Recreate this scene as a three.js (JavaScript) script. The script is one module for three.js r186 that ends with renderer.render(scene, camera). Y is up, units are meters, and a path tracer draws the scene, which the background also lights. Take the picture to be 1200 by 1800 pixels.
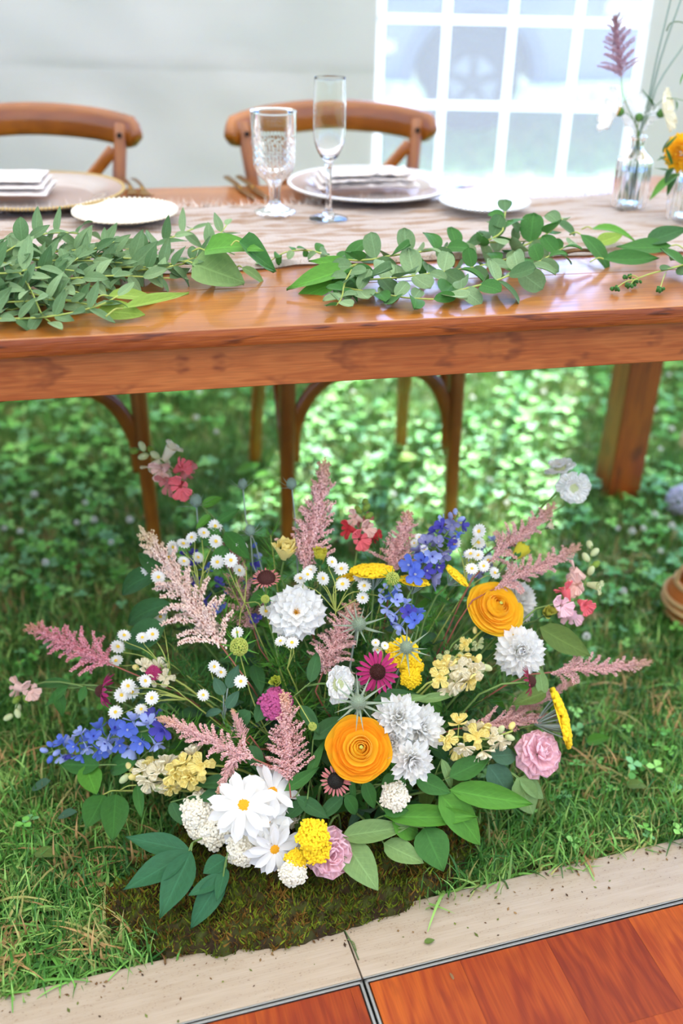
import * as THREE from 'three';
import { mergeGeometries } from 'three/addons/utils/BufferGeometryUtils.js';
import { RoundedBoxGeometry } from 'three/addons/geometries/RoundedBoxGeometry.js';
import { Sky } from 'three/addons/objects/Sky.js';
import { createNoise2D, createNoise3D } from 'simplex-noise';

// ---------- camera, sky, sun, exposure ----------
const scene = new THREE.Scene();
const FOCAL = 1750, EYE = 1.21;                                   // a 35 mm lens on a 24 x 36 mm frame of 1200 x 1800
const camera = new THREE.PerspectiveCamera(2 * Math.atan(900 / FOCAL) * 180 / Math.PI, 1200 / 1800, 0.05, 200);
camera.position.set(0, EYE, 0);
camera.rotation.set(-30 * Math.PI / 180, 0, 1.2 * Math.PI / 180, 'YXZ');
camera.updateMatrixWorld(true);
camera.focus = 1.41; camera.userData.fStop = 1.8;
const renderer = new THREE.WebGLRenderer({ antialias: true });
renderer.toneMapping = THREE.LinearToneMapping;
renderer.toneMappingExposure = 1.5;
renderer.shadowMap.enabled = true;
const SUN = new THREE.Vector3(0.22, 1.0, -0.8).normalize();
const sky = new Sky();
sky.scale.setScalar(1000);
sky.material.uniforms.turbidity.value = 9; sky.material.uniforms.rayleigh.value = 0.45;
sky.material.uniforms.mieCoefficient.value = 0.005; sky.material.uniforms.mieDirectionalG.value = 0.8;
sky.material.uniforms.sunPosition.value.copy(SUN).multiplyScalar(1000);
sky.name = 'sky';
scene.add(sky);
scene.environmentIntensity = 0.9;
const sun = new THREE.DirectionalLight(new THREE.Color(1, 0.925, 0.83), 17);
sun.target.position.set(0, 0, -1.5); sun.position.copy(SUN).multiplyScalar(20).add(sun.target.position);
sun.castShadow = true; sun.shadow.radius = 1.5;
sun.shadow.camera.left = sun.shadow.camera.bottom = -12; sun.shadow.camera.right = sun.shadow.camera.top = 12; sun.shadow.camera.far = 60;
sun.name = 'sun';
scene.add(sun, sun.target);

// ---------- helpers ----------
let seed = 7;
const rnd = () => { seed = (seed + 0x6d2b79f5) | 0; let t = Math.imul(seed ^ (seed >>> 15), 1 | seed); t = (t + Math.imul(t ^ (t >>> 7), 61 | t)) ^ t; return ((t ^ (t >>> 14)) >>> 0) / 4294967296; };
const rr = (a, b) => a + (b - a) * rnd();
const n2 = createNoise2D(rnd), n3 = createNoise3D(rnd);
const fbm = (x, y, o = 4) => { let s = 0, a = 0.5; for (let i = 0; i < o; i++) { s += a * n2(x, y); x = x * 2.03 + 7.1; y = y * 2.03 - 3.7; a *= 0.5; } return s; };
const V = (x, y, z) => new THREE.Vector3(x, y, z);
const clamp = (x, a = 0, b = 1) => Math.min(b, Math.max(a, x)), lerp = (a, b, t) => a + (b - a) * t, smooth = (a, b, x) => { const t = clamp((x - a) / (b - a)); return t * t * (3 - 2 * t); };
const UPV = V(0, 1, 0);
const CAMQ = camera.quaternion.clone(), CRIGHT = V(1, 0, 0).applyQuaternion(CAMQ), CUP = V(0, 1, 0).applyQuaternion(CAMQ);
const ray = (px, py) => V((px - 600) / FOCAL, -(py - 900) / FOCAL, -1).applyQuaternion(CAMQ);
const atY = (px, py, y) => { const d = ray(px, py); return d.multiplyScalar((y - EYE) / d.y).add(camera.position); };       // where a sight line meets the level y
const atZ = (px, py, z) => { const d = ray(px, py); return d.multiplyScalar(z / d.z).add(camera.position); };              // ... and the upright plane z
const depthOf = (p) => p.clone().sub(camera.position).dot(V(0, 0, -1).applyQuaternion(CAMQ));
const perPx = (p) => depthOf(p) / FOCAL;                                                                                 // metres to one pixel at p

const names = new Map();
const numbered = (n) => { const k = names.get(n) ?? 0; names.set(n, k + 1); return k ? n + '_' + String(k).padStart(3, '0') : n; };
const tag = (o, label, category, group, kind) => { if (label) o.userData.label = label; if (category) o.userData.category = category; if (group) o.userData.group = group; if (kind) o.userData.kind = kind; return o; };
function thing(name, label, category, pos = V(0, 0, 0), group) {
  const o = new THREE.Group(); o.name = numbered(name); o.position.copy(pos); scene.add(o); return tag(o, label, category, group);
}
function mesh(name, geo, mat, parent = scene) {
  const m = new THREE.Mesh(geo, mat); m.name = parent === scene ? numbered(name) : name; m.castShadow = m.receiveShadow = true; parent.add(m); return m;
}
function part(name, parent) { const g = new THREE.Group(); g.name = name; parent.add(g); return g; }
const structure = (o) => { o.userData.kind = 'structure'; return o; };
const M4 = () => new THREE.Matrix4();
// a frame whose y axis is dir and whose z axis is close to nrm
function frame(pos, dir, nrm, s = 1) {
  const y = dir.clone().normalize(), x = y.clone().cross(nrm);
  if (x.lengthSq() < 1e-8) x.copy(y).cross(V(0.31, 0.2, 0.93));
  x.normalize(); const z = x.clone().cross(y);
  const k = typeof s === 'number' ? [s, s, s] : s;
  return M4().makeBasis(x.multiplyScalar(k[0]), y.multiplyScalar(k[1]), z.multiplyScalar(k[2])).setPosition(pos);
}
const put = (o, m) => { m.decompose(o.position, o.quaternion, o.scale); return o; };
function tex(w, h, fn, srgb = true) {
  const d = new Uint8Array(w * h * 4);
  for (let j = 0; j < h; j++) for (let i = 0; i < w; i++) { const c = fn((i + 0.5) / w, (j + 0.5) / h), o = (j * w + i) * 4; for (let k = 0; k < 3; k++) d[o + k] = clamp(c[k]) * 255; d[o + 3] = 255; }
  const t = new THREE.DataTexture(d, w, h); t.magFilter = THREE.LinearFilter; t.wrapS = t.wrapT = THREE.MirroredRepeatWrapping; if (srgb) t.colorSpace = THREE.SRGBColorSpace; t.needsUpdate = true; return t;
}
const hexRGB = (h) => [(h >> 16 & 255) / 255, (h >> 8 & 255) / 255, (h & 255) / 255];
const mix3 = (a, b, t) => a.map((x, i) => lerp(x, b[i], clamp(t)));
const std = (color, roughness = 0.6, more = {}) => new THREE.MeshPhysicalMaterial({ color, roughness, side: THREE.DoubleSide, ...more });
let veinTex;
const leafy = (color, coat = 0.25, through = 0.3) => std(new THREE.Color(color).multiplyScalar(1.22), 1, { map: veinTex ??= tex(128, 128, (u, v) => { const k = Math.abs(v * 2 - 1), q = ((u - k * 0.22) * 9 % 1 + 1) % 1, side = smooth(0.1, 0, Math.min(q, 1 - q)) * 0.09, mid = smooth(0.07, 0.02, k) * 0.2, b = 0.9 + side * (1 - k) + mid + 0.05 * fbm(u * 5, v * 5, 3); return [b, b, b * 0.98]; }), transmission: through, thickness: 0, specularIntensity: 0.3, clearcoat: coat, clearcoatRoughness: 0.42 });
const petalMat = (color, through = 0.35) => std(color, 1, { transmission: through, thickness: 0, specularIntensity: 0.25 });

// geometry from a grid of points; uv = grid
function grid(nu, nv, fn, uvScale = [1, 1]) {
  const p = [], uv = [], ix = [];
  for (let i = 0; i <= nu; i++) for (let j = 0; j <= nv; j++) { const a = fn(i / nu, j / nv); p.push(a[0], a[1], a[2]); uv.push((a[3] ?? i / nu) * uvScale[0], (a[4] ?? j / nv) * uvScale[1]); }
  for (let i = 0; i < nu; i++) for (let j = 0; j < nv; j++) { const a = i * (nv + 1) + j, b = a + nv + 1; ix.push(a, b, a + 1, b, b + 1, a + 1); }
  const g = new THREE.BufferGeometry(); g.setAttribute('position', new THREE.Float32BufferAttribute(p, 3)); g.setAttribute('uv', new THREE.Float32BufferAttribute(uv, 2)); g.setIndex(ix); g.computeVertexNormals(); return g;
}
// blade: base at the origin, grows along +y, upper face +z
function blade({ L = 1, W = 0.4, prof = (t) => Math.pow(Math.sin(Math.PI * Math.pow(t, 0.75)), 0.9), bend = 0, fold = 0, cup = 0, ruffle = 0, waves = 3, twist = 0, nu = 6, nv = 4, notch = 0 }) {
  const ys = [0], zs = [0];
  for (let i = 0; i < nu; i++) { const a = bend * (i + 0.5) / nu; ys.push(ys[i] + Math.cos(a) * L / nu); zs.push(zs[i] + Math.sin(a) * L / nu); }
  return grid(nu, nv, (t, s) => {
    const i = Math.round(t * nu), k = s * 2 - 1, w = W / 2 * Math.max(prof(t), 0.02), x = k * w;
    const z = zs[i] + fold * Math.abs(x) + cup * x * x / (W / 2) + ruffle * W * t * Math.sin(k * Math.PI * waves / 2 + t * 2);
    const c = Math.cos(twist * t), q = Math.sin(twist * t), y = ys[i] - notch * L * t * t * t * k * k;
    return [x * c, y, z + x * q];
  });
}
const PROF = {
  ovate: (t) => Math.pow(Math.sin(Math.PI * Math.pow(t, 0.72)), 0.85), lance: (t) => Math.pow(Math.sin(Math.PI * Math.pow(t, 0.8)), 1.1), round: (t) => Math.sqrt(Math.max(0, 1 - Math.pow(2 * t - 1, 2))),
  strap: (t) => Math.min(1, 0.45 + t * 1.1) * Math.sqrt(Math.max(0, 1 - Math.pow(t, 7))), spoon: (t) => (0.35 + 0.65 * Math.sin(Math.PI * Math.min(1, t * 0.62 + 0.05))) * Math.sqrt(Math.max(0, 1 - Math.pow(t, 5))), petal: (t) => Math.pow(Math.sin(Math.PI * Math.min(1, 0.12 + t * 0.88) * 0.5), 0.8) * Math.sqrt(Math.max(0, 1 - Math.pow(t, 6))), fan: (t) => (0.12 + 0.9 * t) * Math.sqrt(Math.max(0, 1 - Math.pow(t, 9))), spike: (t) => 1 - t * 0.97, heart: (t) => Math.pow(Math.sin(Math.PI * Math.pow(t, 0.52)), 0.75),
};
// tube along points with a radius that may change
function sweep(pts, rad, nr = 6, ns = 0, closed = false) {
  const curve = new THREE.CatmullRomCurve3(pts, closed, 'centripetal'), n = ns || Math.max(4, (pts.length - 1) * 3), fr = curve.computeFrenetFrames(n, closed);
  const R = typeof rad === 'number' ? () => rad : rad, p = V(0, 0, 0);
  const cs = Array.from({ length: n + 1 }, (_, i) => curve.getPointAt(i / n));
  const g = grid(n, nr, (t, s) => { const i = Math.round(t * n), a = s * Math.PI * 2, r = R(t), rx = Array.isArray(r) ? r[0] : r, ry = Array.isArray(r) ? r[1] : r; p.copy(cs[i]).addScaledVector(fr.normals[i], -Math.cos(a) * rx).addScaledVector(fr.binormals[i], Math.sin(a) * ry); return [p.x, p.y, p.z]; });
  return g;
}
// many placed copies of one small geometry as one geometry, each with its own colour
function scatter(base, mats, colors) {
  const bp = base.attributes.position, bn = base.attributes.normal, bi = base.index, nv = bp.count, ni = bi ? bi.count : nv, N = mats.length;
  const P = new Float32Array(N * nv * 3), Q = new Float32Array(N * nv * 3), C = colors ? new Float32Array(N * nv * 3) : null, I = new Uint32Array(N * ni), v = V(0, 0, 0), nm = new THREE.Matrix3();
  mats.forEach((m, k) => {
    nm.getNormalMatrix(m);
    for (let i = 0; i < nv; i++) {
      v.fromBufferAttribute(bp, i).applyMatrix4(m).toArray(P, (k * nv + i) * 3); v.fromBufferAttribute(bn, i).applyMatrix3(nm).normalize().toArray(Q, (k * nv + i) * 3);
      if (C) C.set(colors[k], (k * nv + i) * 3);
    }
    for (let i = 0; i < ni; i++) I[k * ni + i] = (bi ? bi.getX(i) : i) + k * nv;
  });
  const g = new THREE.BufferGeometry(); g.setAttribute('position', new THREE.BufferAttribute(P, 3)); g.setAttribute('normal', new THREE.BufferAttribute(Q, 3)); if (C) g.setAttribute('color', new THREE.BufferAttribute(C, 3)); g.setIndex(new THREE.BufferAttribute(I, 1)); return g;
}
const merged = (list) => { const a = list.map((g) => { const q = g.index ? g.toNonIndexed() : g; for (const n of Object.keys(q.attributes)) if (!['position', 'normal', 'uv'].includes(n)) q.deleteAttribute(n); return q; }); const both = a.every((g) => g.attributes.uv); if (!both) a.forEach((g) => g.deleteAttribute('uv')); return mergeGeometries(a); };
const turned = (g, m) => g.clone().applyMatrix4(m);
const lin = (h) => { const c = new THREE.Color(h); return [c.r, c.g, c.b]; };
const vary = (c, k) => { const f = 1 + rr(-k, k); return c.map((x) => x * f); };

// ---------- the setting ----------
const woodTex = (cols, o) => tex(1024, 512, (u, v) => {
  const x = u * o.len, y = v * o.wide, w = fbm(x * 1.3, y * 9, 4), ring = 0.5 + 0.5 * Math.sin((y * o.rings + w * o.wob) * 6.28), streak = fbm(x * 3, y * 140, 3), fine = n2(x * 14, y * 420), blot = fbm(x * 5 + 3, y * 12, 4);
  let c = mix3(cols[0], cols[1], 0.5 + 0.5 * w * 1.3 + (ring - 0.5) * o.ringk + streak * 0.45);
  c = mix3(c, cols[2], clamp(smooth(0.22, 0.6, blot) * o.blot)); return c.map((q) => q * (1 + fine * 0.05));
});
const scaled = (t, su, sv) => { const c = t.clone(); c.repeat.set(su, sv); c.needsUpdate = true; return c; };
// lawn under the tent and beyond it, falling away gently behind the tent wall
const fallAt = (z) => 0 * z;
const soil = tex(512, 512, (u, v) => { const a = fbm(u * 14, v * 14, 4), b = fbm(u * 60, v * 60, 3); return mix3(mix3(hexRGB(0x3c431c), hexRGB(0x5d7434), 0.5 + a), hexRGB(0x4a3a22), smooth(0.15, 0.5, b) * 0.6); });
const lawnMat = std(0xffffff, 0.95, { map: soil });
{
  const g = grid(60, 60, (a, b) => { const x = -3.5 + a * 7, z = 0.6 - b * 4.3; return [x, -0.012 + 0.008 * fbm(x * 3, z * 3), z, x * 0.5, z * 0.5]; });
  structure(tag(mesh('lawn', g, lawnMat), 'grassy lawn carrying the table and flowers', 'lawn'));
  const ring = [];
  ring.push(grid(40, 40, (a, b) => { const x = -22 + a * 44, z = -3.7 - b * 30; return [x, fallAt(z) - 0.014, z, x * 0.4, z * 0.4]; }));
  ring.push(grid(8, 8, (a, b) => { const x = -22 + a * 18.5, z = 22 - b * 25.7; return [x, -0.014, z, x * 0.4, z * 0.4]; }));
  ring.push(grid(8, 8, (a, b) => { const x = 3.5 + a * 18.5, z = 22 - b * 25.7; return [x, -0.014, z, x * 0.4, z * 0.4]; }));
  ring.push(grid(8, 8, (a, b) => { const x = -3.5 + a * 7, z = 22 - b * 21.4; return [x, -0.014, z, x * 0.4, z * 0.4]; }));
  structure(tag(mesh('lawn', merged(ring), lawnMat), 'mown lawn outside the tent', 'lawn'));
}
// tent: a translucent white roof on poles, a hanging back wall with a clear window
const ROOF_BACK = -3.45, WALLZ = -3.4;
const canvas_weave = tex(256, 256, (u, v) => { const w = 0.5 + 0.25 * Math.sin(u * 256 * 1.57) + 0.25 * Math.sin(v * 256 * 1.57); return [w, w, w]; }, false);
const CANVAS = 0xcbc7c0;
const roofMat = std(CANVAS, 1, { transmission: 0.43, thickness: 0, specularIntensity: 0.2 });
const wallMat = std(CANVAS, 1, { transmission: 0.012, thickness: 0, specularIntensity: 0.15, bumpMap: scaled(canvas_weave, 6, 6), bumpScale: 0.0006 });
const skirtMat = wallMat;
{
  const roofY = (z) => 2.35 + 1.5 * (1 - Math.abs((z - 2.2) / 5.2));
  const g = grid(24, 24, (a, b) => { const x = -6.5 + a * 13, z = ROOF_BACK + b * 10.3; return [x, roofY(z) - 0.05 * Math.sin(a * Math.PI * 6) ** 2, z]; });
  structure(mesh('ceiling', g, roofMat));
  for (const [x, z] of [[-6.4, ROOF_BACK], [6.4, ROOF_BACK], [-6.4, 7.3], [6.4, 7.3]]) structure(mesh('trim_' + (x > 0 ? 1 : 2) + (z > 0 ? 1 : 2), new THREE.CylinderGeometry(0.035, 0.035, 2.4, 12).translate(x, 1.2, z), std(0xdddddd, 0.4, { metalness: 0.6 })));
  const WY0 = 0.5, WY1 = 1.95, WINS = [[0.082, 0.905], [1.3, 2.123]];  // second opening is an added window out of view, widening the sunlit grass
  const foldz = (x, y) => WALLZ + 0.05 * fbm(x * 0.9 + y * 0.5, y * 0.8 - x * 0.3, 3) + 0.012 * Math.sin((x * 1.1 + y * 2.6) * 3 + 2 * n2(x * 0.8, y)) * smooth(0.05, -0.5, x);
  const flat = (x) => WINS.reduce((m, [p, q]) => Math.min(m, smooth(0, 0.25, Math.max(p - x, x - q))), 1);
  const panel = (x0, x1, y0, y1, nu, nv) => grid(nu, nv, (a, b) => { const x = lerp(x0, x1, a), y = lerp(y0, y1, b); return [x, y, lerp(WALLZ, foldz(x, y), Math.max(0.1, flat(x))), x, y]; });
  const w = new THREE.Group(); w.name = 'wall_back'; scene.add(w); structure(tag(w, 'off-white canvas tent wall hanging behind the chairs', 'tent wall'));
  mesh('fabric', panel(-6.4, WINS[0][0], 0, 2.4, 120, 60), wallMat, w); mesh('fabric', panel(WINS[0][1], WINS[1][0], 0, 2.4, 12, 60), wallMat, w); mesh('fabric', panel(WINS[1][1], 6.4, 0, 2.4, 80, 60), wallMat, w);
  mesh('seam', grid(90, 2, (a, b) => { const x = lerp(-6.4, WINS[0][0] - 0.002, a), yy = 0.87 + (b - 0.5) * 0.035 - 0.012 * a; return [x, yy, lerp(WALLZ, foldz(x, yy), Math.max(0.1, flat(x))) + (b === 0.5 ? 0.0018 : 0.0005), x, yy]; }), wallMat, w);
  const barMat = std(0xf8f8f8, 1, { transmission: 0.5, thickness: 0, specularIntensity: 0.2 }), vinyl = std(0xeef4fd, 0.3, { transmission: 0.93, thickness: 0, specularIntensity: 0.5 });
  WINS.forEach(([WX0, WX1], i) => {
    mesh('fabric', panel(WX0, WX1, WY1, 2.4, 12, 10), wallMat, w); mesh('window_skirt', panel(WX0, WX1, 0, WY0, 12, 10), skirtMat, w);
    const win = new THREE.Group(); win.name = 'window_' + (i + 1); scene.add(win); structure(tag(win, i ? 'added clear vinyl tent window out of view, widening the sunlight on the grass' : 'clear vinyl tent window with white grid of bars', 'window'));
    mesh('pane', new THREE.PlaneGeometry(WX1 - WX0, WY1 - WY0).translate((WX0 + WX1) / 2, (WY0 + WY1) / 2, WALLZ), vinyl, win);
    for (let k = 0; k <= 4; k++) mesh('bar', new RoundedBoxGeometry(0.022, WY1 - WY0, 0.004, 2, 0.0015).translate(WX0 + 0.008 + k * (WX1 - WX0 - 0.016) / 4, (WY0 + WY1) / 2, WALLZ + 0.004), barMat, win);
    for (let j = 0; j <= 5; j++) mesh('bar', new RoundedBoxGeometry(WX1 - WX0, 0.022, 0.004, 2, 0.0015).translate((WX0 + WX1) / 2, 0.509 + j * 0.244, WALLZ + 0.0065), barMat, win);
  });
}
// dance floor: cherry planks in metal-edged panels, with a white sloping edge
const FO = V(0.041, 0, -0.829), FE = V(Math.cos(0.29), 0, -Math.sin(0.29)), FN = V(-Math.sin(0.29), 0, -Math.cos(0.29));   // along the edge; out towards the lawn
const floorAt = (e, n, y) => FO.clone().addScaledVector(FE, e).addScaledVector(FN, n).setY(y);
const floorCoord = (x, z) => [(x - FO.x) * FE.x + (z - FO.z) * FE.z, (x - FO.x) * FN.x + (z - FO.z) * FN.z];
const FLOORM = M4().makeBasis(FE, UPV, FN.clone().negate()).setPosition(FO);   // x along the edge, -z towards the lawn
const STRIP_W = 0.108;
{
  const cherry = [0, 1, 2].map((k) => woodTex([hexRGB([0x802a06, 0x8c3407, 0x742304][k]), hexRGB([0xa0450b, 0xae520e, 0x943b07][k]), hexRGB(0x6b220a)], { len: 0.5 + k * 0.1, wide: 0.1, rings: 22 + 6 * k, wob: 2.2, ringk: 0.55, blot: 0.3 }));
  const cherryMat = cherry.map((t) => std(0xffffff, 0.48, { map: scaled(t, 2.2, 8), specularIntensity: 0.45, clearcoat: 0.1, clearcoatRoughness: 0.2 }));
  const metal = std(0x9a9c97, 0.32, { metalness: 0.9 });
  const panel = (x0, x1, z0, z1, label) => {
    const p = thing('dance_floor_panel', label, 'dance floor', V(0, 0, 0)); put(p, FLOORM);
    mesh('core_board', new THREE.BoxGeometry(x1 - x0, 0.012, z1 - z0).translate((x0 + x1) / 2, 0.006, (z0 + z1) / 2), std(0x4a3524, 0.8), p);
    const wide = 0.127;                                                    // laminate strips lie across the edge, in staggered lengths
    let i = 0;
    for (let x = x0 + 0.006; x < x1 - 0.007; x += wide, i++) {
      const xe = Math.min(x + wide, x1 - 0.006);
      for (let z = z0 + 0.006 - (i % 3) * 0.11, j = 0; z < z1 - 0.006; z += 0.36, j++) {
        const za = Math.max(z, z0 + 0.006), zb = Math.min(z + 0.36, z1 - 0.006); if (zb - za < 0.01) continue;
        const g = new THREE.BoxGeometry(zb - za - 0.0003, 0.0085, xe - x - 0.0003); const uv = g.attributes.uv, po = g.attributes.position, ou = rr(0, 3), ov = rr(0, 3);
        for (let q = 0; q < uv.count; q++) uv.setXY(q, po.getX(q) + ou, po.getZ(q) + ov);
        mesh('plank', g.rotateY(Math.PI / 2).translate((x + xe) / 2, 0.01575, (za + zb) / 2), cherryMat[(i * 2 + j + (label.length % 3)) % 3], p);
      }
    }
    for (const [cx, cz, sx, sz] of [[(x0 + x1) / 2, z0 + 0.002, x1 - x0, 0.004], [(x0 + x1) / 2, z1 - 0.002, x1 - x0, 0.004], [x0 + 0.002, (z0 + z1) / 2, 0.004, z1 - z0], [x1 - 0.002, (z0 + z1) / 2, 0.004, z1 - z0]]) mesh('edge_trim', new RoundedBoxGeometry(sx, 0.0205, sz, 2, 0.0008).translate(cx, 0.01045, cz), metal, p);
  };
  panel(-0.915, -0.0015, 0.001, 0.9, 'cherry wood dance floor panel with metal trim, the one with its corner showing least'); panel(0.0015, 0.915, 0.001, 0.9, 'cherry wood dance floor panel with metal trim, showing most of its boards');
  const paint = tex(1024, 256, (u, v) => {
    const grain = fbm(u * 3, v * 50, 4), s = fbm(u * 70, v * 18, 3), s2 = n2(u * 170, v * 42), smear = fbm(u * 9, v * 5, 4);
    let c = mix3(hexRGB(0xb9a994), hexRGB(0xa9967e), 0.4 + grain * 0.5 + smear * 0.5);
    c = mix3(c, hexRGB(0x8a6b48), smooth(0.4, 0.62, s) * 0.55 * smooth(0.25, 0.8, v + smear * 0.3)); return mix3(c, hexRGB(0x4b3320), smooth(0.8, 0.93, s2) * smooth(0.05, 0.4, smear + 0.2) * 0.8);
  });
  const paintMat = std(0xffffff, 0.42, { map: paint, clearcoat: 0.25, clearcoatRoughness: 0.3 });
  const ramp = (x0, x1, label, off) => {
    const p = thing('dance_floor_edge', label, 'floor edging', V(0, 0, 0)); put(p, FLOORM);
    const sh = new THREE.Shape([[0, 0], [STRIP_W, 0], [STRIP_W, 0.0035], [STRIP_W - 0.002, 0.005], [0.003, 0.0195], [0, 0.0195]].map((a) => new THREE.Vector2(...a)));
    const g = new THREE.ExtrudeGeometry(sh, { depth: x1 - x0, bevelEnabled: false }).applyMatrix4(M4().makeBasis(V(0, 0, -1), UPV, V(1, 0, 0)).setPosition(x0, 0, -0.0035));
    const uv = g.attributes.uv, po = g.attributes.position; for (let q = 0; q < uv.count; q++) uv.setXY(q, (po.getX(q) + off) * 0.9, -po.getZ(q) / STRIP_W);
    mesh('painted_ramp', g, paintMat, p);
    mesh('edge_trim', new RoundedBoxGeometry(x1 - x0, 0.0205, 0.0025, 2, 0.0008).translate((x0 + x1) / 2, 0.01025, -0.002), metal, p);
  };
  ramp(-0.92, -0.0012, 'cream painted sloping floor edge with twigs and moss crumbs', 0.3); ramp(0.0012, 0.92, 'cream painted sloping floor edge mirroring the bright daylight', 1.7);
}

// ---------- table and chairs ----------
const TE = V(Math.cos(0.209), 0, -Math.sin(0.209)), TN = V(-Math.sin(0.209), 0, -Math.cos(0.209)), TO = V(0, 0, -1.29), TOP = 0.76;
const onTable = (e, n, h = 0) => TO.clone().addScaledVector(TE, e).addScaledVector(TN, n).setY(TOP + h);
const tableCoord = (p) => { const q = p.clone().sub(TO); return [q.dot(TE), q.dot(TN)]; };
const TABLEM = M4().makeBasis(TE, UPV, TN.clone().negate()).setPosition(TO);          // x along, -z away from the front edge
{
  const t = thing('farm_table', 'long orange-brown lacquered wooden farm table set for a wedding dinner', 'table'); put(t, TABLEM);
  const tops = [0, 1].map((k) => woodTex([hexRGB(0x8c4a08), hexRGB(0xb26a14), hexRGB(0x703806)], { len: 2.4, wide: 0.45, rings: 14 + 5 * k, wob: 3, ringk: 0.35, blot: 0.25 }));
  const topMat = tops.map((m) => std(0xffffff, 0.42, { map: scaled(m, 0.42, 1), clearcoat: 0.8, clearcoatRoughness: 0.13 }));
  const edgeTex = woodTex([hexRGB(0x8a3c0a), hexRGB(0xb9601a), hexRGB(0x4a1c06)], { len: 2.4, wide: 0.06, rings: 40, wob: 4, ringk: 0.3, blot: 0.9 });
  const edgeMat = std(0xffffff, 0.5, { map: scaled(edgeTex, 0.42, 1), bumpMap: scaled(edgeTex, 0.42, 1), bumpScale: 0.0015, clearcoat: 0.3, clearcoatRoughness: 0.3 });
  const apronTex = woodTex([hexRGB(0xa65322), hexRGB(0xcc783c), hexRGB(0x7f3d1a)], { len: 3.2, wide: 0.18, rings: 12, wob: 4, ringk: 0.25, blot: 0.9 });
  const apronMat = std(0xffffff, 0.5, { map: scaled(apronTex, 0.42, 1), clearcoat: 0.3, clearcoatRoughness: 0.35 });
  const E0 = -1.45, E1 = 1.0, D = 0.86, n = 5, TH = 0.026;
  for (let i = 0; i < n; i++) {
    const w = D / n, z1 = -i * w, z0 = z1 - w + 0.0008, g = new RoundedBoxGeometry(E1 - E0, TH, z1 - z0, 3, i ? 0.0012 : 0.0022), uv = g.attributes.uv, po = g.attributes.position;
    for (let q = 0; q < uv.count; q++) uv.setXY(q, po.getX(q) + i * 0.7, (po.getZ(q) + po.getY(q)) / 0.45 + i * 0.23);
    mesh('board', g.translate((E0 + E1) / 2, TOP - TH / 2, (z0 + z1) / 2), topMat[i % 2], t);
  }
  // the worn sawn edge of the front board
  { const g = grid(260, 5, (a, b) => { const x = lerp(E0, E1, a), y = TOP - 0.0014 - b * (TH - 0.003), k = b === 0 || b === 1 ? 0 : 1; return [x, y, 0.0006 + k * (0.0012 + 0.0012 * fbm(x * 40, b * 3)), x, b]; }); mesh('sawn_edge', g, edgeMat, t); }
  const ap = (x0, x1, z, y0, y1, yaw) => { const g = new RoundedBoxGeometry(x1 - x0, y1 - y0, 0.022, 2, 0.002), uv = g.attributes.uv, po = g.attributes.position; for (let q = 0; q < uv.count; q++) uv.setXY(q, po.getX(q) + z, po.getY(q) / 0.18 + z); if (yaw) g.rotateY(Math.PI / 2).translate(x0, (y0 + y1) / 2, z); else g.translate((x0 + x1) / 2, (y0 + y1) / 2, z); mesh('apron', g, apronMat, t); };
  ap(E0 + 0.05, E1 - 0.05, -0.03, 0.667, TOP - TH, 0); ap(E0 + 0.05, E1 - 0.05, -D + 0.03, 0.667, TOP - TH, 0); ap(0, 0.74, -D / 2, 0.667, TOP - TH, 1); t.children.at(-1).position.x = E1 - 0.06; ap(0, 0.74, -D / 2, 0.667, TOP - TH, 1); t.children.at(-1).position.x = E0 + 0.06;
  const legTex = woodTex([hexRGB(0x7a3208), hexRGB(0xa9530f), hexRGB(0x52210a)], { len: 1.2, wide: 0.2, rings: 12, wob: 3, ringk: 0.3, blot: 0.5 }), legMat = std(0xffffff, 0.45, { map: scaled(legTex, 0.8, 1), clearcoat: 0.4, clearcoatRoughness: 0.3 });
  for (const [x, z] of [[E0 + 0.13, -0.088], [E1 - 0.125, -0.088], [E0 + 0.13, -D + 0.088], [E1 - 0.125, -D + 0.088]]) {
    const g = new RoundedBoxGeometry(0.735, 0.085, 0.085, 3, 0.004), uv = g.attributes.uv, po = g.attributes.position; for (let q = 0; q < uv.count; q++) uv.setXY(q, po.getX(q) + x, (po.getY(q) + po.getZ(q) * 1.3) / 0.2 + z);
    mesh('leg', g.rotateZ(Math.PI / 2).translate(x, 0.365, z), legMat, t);
  }
}
// a bar swept along points: half width a across, half height b along up
function bar(pts, sec, up = UPV, ns = 24, nr = 12, pw = 0.75) {
  const c = new THREE.CatmullRomCurve3(pts, false, 'centripetal'), p = V(0, 0, 0), t = V(0, 0, 0), s = V(0, 0, 0), u = V(0, 0, 0), S = typeof sec === 'function' ? sec : () => sec;
  const g = grid(ns + 2, nr, (k, a) => {
    const i = Math.round(k * (ns + 2)), end = i === 0 || i === ns + 2, tt = clamp((i - 1) / ns); c.getPointAt(tt, p); c.getTangentAt(tt, t); s.copy(t).cross(up).normalize(); u.copy(s).cross(t);
    const [A, B] = S(tt), q = a * Math.PI * 2, f = end ? 0.001 : 1, cx = Math.sign(Math.cos(q)) * Math.pow(Math.abs(Math.cos(q)), pw) * A * f, cy = Math.sign(Math.sin(q)) * Math.pow(Math.abs(Math.sin(q)), pw) * B * f;
    p.addScaledVector(s, cx).addScaledVector(u, -cy); return [p.x, p.y, p.z, tt * c.getLength(), a * 0.15];
  }); return g;
}
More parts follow.
